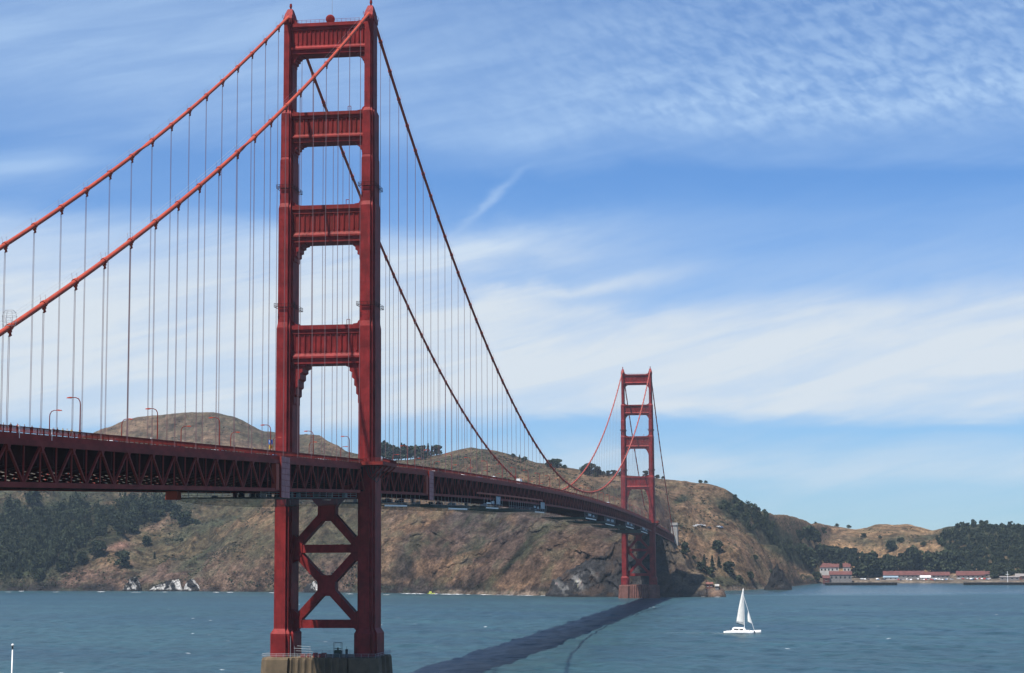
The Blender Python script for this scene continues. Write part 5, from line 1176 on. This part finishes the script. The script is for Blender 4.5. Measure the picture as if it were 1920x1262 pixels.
# ridge trees seen above the deck
for i, (u, v, kd, h) in enumerate([(722, 862, 'tall', 36), (733, 862, 'tall', 32), (742, 862, 'round', 26), (752, 862, 'cone', 32), (760, 862, 'tall', 30), (771, 862, 'round', 26), (782, 862, 'tall', 28), (793, 862, 'tall', 28), (803, 858, 'cone', 26), (811, 856, 'cone', 20), (819, 855, 'round', 20), (962, 858, 'bush', 8), (975, 862, 'cone', 10), (986, 866, 'bush', 10), (1030, 876, 'round', 14), (1040, 878, 'round', 18), (1047, 878, 'round', 17), (1060, 880, 'bush', 8), (1098, 890, 'round', 18), (1108, 892, 'round', 24), (1119, 894, 'round', 20), (1132, 893, 'bush', 9), (1142, 893, 'round', 11), (1152, 893, 'round', 11), (1164, 893, 'round', 10), (1212, 892, 'round', 12), (1236, 895, 'bush', 7), (1244, 895, 'bush', 6), (1315, 903, 'bush', 6), (1325, 905, 'bush', 6), (1410, 944, 'bush', 7), (1434, 956, 'bush', 7), (1570, 986, 'bush', 6), (1592, 990, 'bush', 7), (1530, 978, 'bush', 4)]):
    tree(u, v, kd, h, 'dark %s on the skyline ridge, %s along it from the left' % ({'bush': 'shrub', 'cone': 'conifer', 'tall': 'tall tree', 'round': 'round tree'}[kd], ordw(i)), 'trees on the skyline ridge', i)
# trees of the cove and the fort
for i, (u, v, kd, h) in enumerate([(1346, 1033, 'round', 20), (1321, 1062, 'cone', 22), (1335, 1064, 'cone', 22), (1348, 1064, 'cone', 20), (1364, 1076, 'round', 22), (1312, 1070, 'round', 16), (1328, 1078, 'bush', 14), (1300, 1052, 'bush', 8), (1416, 1050, 'bush', 9), (1444, 1078, 'bush', 10), (1405, 1085, 'bush', 12), (1384, 1090, 'bush', 12), (1285, 1040, 'tall', 24), (1278, 1050, 'round', 16),
        (1514, 1018, 'round', 30), (1528, 1018, 'round', 26), (1545, 1002, 'round', 12), (1500, 1016, 'round', 20), (1508, 1062, 'tall', 40), (1520, 1068, 'tall', 44), (1534, 1060, 'tall', 36), (1546, 1056, 'tall', 34), (1560, 1056, 'round', 32), (1572, 1056, 'tall', 30), (1584, 1052, 'tall', 26), (1600, 1052, 'tall', 26), (1607, 1083, 'round', 34), (1617, 1083, 'tall', 50), (1630, 1082, 'tall', 48), (1641, 1080, 'tall', 36), (1652, 1080, 'round', 34), (1664, 1079, 'tall', 42), (1676, 1076, 'round', 34), (1696, 1072, 'tall', 38), (1709, 1072, 'tall', 48), (1720, 1070, 'tall', 40), (1744, 1074, 'tall', 40), (1756, 1072, 'tall', 36), (1770, 1074, 'round', 42), (1783, 1074, 'tall', 42), (1798, 1072, 'tall', 40), (1672, 1034, 'round', 20), (1690, 1018, 'bush', 10), (1732, 1024, 'bush', 9), (1620, 1008, 'bush', 8), (1650, 1012, 'bush', 6), (1530, 1090, 'round', 18), (1866, 1084, 'tall', 26), (1880, 1078, 'round', 20)]):
    tree(u, v, kd, h, 'dark %s on the right-hand shore, %s of its trees from left' % ({'bush': 'shrub', 'cone': 'conifer', 'tall': 'tall tree', 'round': 'round tree'}[kd], ordw(i)), 'trees of the right-hand shore', i, 1.05)
# scrub: low clumps strewn over the open slopes
def scrub(name, n, mname, lab, seed, sel):
    g = np.random.default_rng(seed); n0, n1 = LAND.pu.shape
    pu, pv, P = LAND.pu, LAND.pv, LAND.P; wgt = sel(pu, pv, P[..., 0], P[..., 1], P[..., 2]); wgt[:, :4] = 0; wgt[:, -12:] = 0
    wgt = wgt*(P[..., 2] > 5)*(pu > -80)*(pu < 2000); pr = (wgt/wgt.sum()).ravel(); ids = g.choice(n0*n1, n, p=pr); B = P.reshape(-1, 3)[ids]
    q = 5; c = np.repeat(B, q, 0); s = np.repeat(g.uniform(.45, 1.15, n)**1.4, q); c = c+np.stack([g.normal(0, .8, n*q)*s, g.normal(0, .8, n*q)*s, g.uniform(.1, .9, n*q)*s], 1)
    nr = g.normal(0, 1, (n*q, 3)); nr[:, 2] = np.abs(nr[:, 2])+.3; nr /= np.linalg.norm(nr, axis=1)[:, None]
    t1 = np.cross(nr, g.normal(0, 1, (n*q, 3))); t1 /= np.linalg.norm(t1, axis=1)[:, None]; t2 = np.cross(nr, t1); s = s[:, None]
    V = np.stack([c+t1*s, c+t2*s*.8, c-t1*s, c-t2*s*.8], 1).reshape(-1, 3); F = np.arange(n*q*4).reshape(-1, 4)
    me = bpy.data.meshes.new(name); me.from_pydata(V.tolist(), [], F.tolist()); me.materials.append(MATS[mname]); tag(link(name, me), lab, 'scrub', kind='stuff')
def sel_a(pu, pv, x, y, z):
    nn = fbm(x/70, y/70, z/70, 4, 301)+.5*fbm(x/20, y/20, z/20, 3, 302); w = sstep(.0, .3, nn)+.05
    w = w*(1-.97*sstep(690, 740, pu)*(1-sstep(1240, 1290, pu))*sstep(915, 950, pv))*(1-.7*(1-sstep(640, 700, pu))*(1-sstep(870, 900, pv))); w = w*(1-.88*sstep(1265, 1285, pu)*(1-sstep(1530, 1560, pu))*sstep(985, 1005, pv)); return w*(1-sstep(1505, 1560, pu)*.6)*(1-sstep(1560, 1600, pu)*sstep(1066, 1076, pv))
scrub('scrub', 9000, 'scrub', 'low green scrub dotted over the hills and cliffs', 11, sel_a)
scrub('dark_scrub', 4000, 'foliage', 'dark scrub in the gullies of the hills and cliffs', 12, lambda pu, pv, x, y, z: sel_a(pu, pv, x+90, y, z))
# woods that read as one mass
def wood(name, spots, lab, seed, nl=170, ls=1.25):
    rd = random.Random(seed); vs = []; fs = []
    for P0, h, w, kd in spots:
        a, b = crown_data(rd, h, w, kd, nl, ls); k = len(vs); vs += [(x+P0[0], y+P0[1], z+P0[2]-1.5) for x, y, z in a]; fs += [tuple(i+k for i in f) for f in b]
    m = MB(); m.v = vs; m.f = fs; m.mi = [0]*len(fs); me = m.mesh(name); me.materials.append(MATS['foliage_dark']); tag(link(name, me), lab, 'wood', kind='stuff')
def inpoly(x, y, P_):
    c = False; j = len(P_)-1
    for i in range(len(P_)):
        if (P_[i][1] > y) != (P_[j][1] > y) and x < (P_[j][0]-P_[i][0])*(y-P_[i][1])/(P_[j][1]-P_[i][1])+P_[i][0]: c = not c
        j = i
    return c
def scatter(poly, n, hpx, kinds, seed):
    rd = random.Random(seed); out = []; us = [p[0] for p in poly]; vs = [p[1] for p in poly]
    while len(out) < n:
        u, v = rd.uniform(min(us), max(us)), rd.uniform(min(vs), max(vs))
        if not inpoly(u, v, poly): continue
        P0 = ground(u, v); r_ = math.hypot(P0[0]-CX, P0[1]-CY); h = rd.uniform(*hpx)*r_/FPX; kd = rd.choice(kinds); out.append((P0, h, h*rd.uniform(.6, .95) if kd != 'cone' else h*.45, kd))
    return out
wood('left_wood', scatter([(-120, 955), (0, 968), (25, 950), (60, 972), (110, 958), (150, 940), (180, 962), (210, 950), (265, 942), (300, 940), (318, 955), (285, 966), (262, 990), (225, 998), (180, 1010), (165, 1022), (140, 1035), (120, 1062), (60, 1078), (0, 1082), (-120, 1090)], 620, (17, 30), ['round', 'round', 'cone', 'tall'], 5), 'dark wood covering the left headland below the deck', 5, 130, 1.35)
wood('right_wood', scatter([(1755, 1016), (1770, 1002), (1795, 988), (1850, 984), (1920, 991), (2080, 1004), (2080, 1078), (1870, 1080), (1800, 1076), (1790, 1050), (1775, 1030)], 1000, (8, 13), ['round', 'round', 'tall'], 6), 'dark dense wood covering the rounded hill at the right edge', 6, 130, 1.5)
wood('valley_wood', scatter([(1345, 950), (1380, 938), (1430, 958), (1448, 985), (1455, 1012), (1490, 1028), (1545, 1040), (1600, 1046), (1625, 1062), (1570, 1070), (1520, 1066), (1470, 1040), (1425, 1012), (1395, 985)], 140, (8, 15), ['round', 'round', 'tall'], 7), 'dark scrub and trees filling the valley right of the far tower', 7, 110, 1.1)

# ------------------------------------------------------------------ haze
hb = MB(); hb.box(-3600, 3600, -1200, 4300, -5.5, 420)
hz = hb.build('haze', 'white'); hz.data.materials.clear()
hm = bpy.data.materials.new('haze'); hm.use_nodes = True; k = NT(hm.node_tree); k.n.clear()
pv = k.add('ShaderNodeVolumePrincipled'); pv.inputs['Color'].default_value = (0.60, 0.80, 1.0, 1); pv.inputs['Density'].default_value = 3.1e-5; pv.inputs['Anisotropy'].default_value = 0.0
oo = k.add('ShaderNodeOutputMaterial'); k.l.new(pv.outputs[0], oo.inputs['Volume']); hz.data.materials.append(hm); tag(hz, 'thin pale sea haze over the strait', 'haze', kind='stuff')
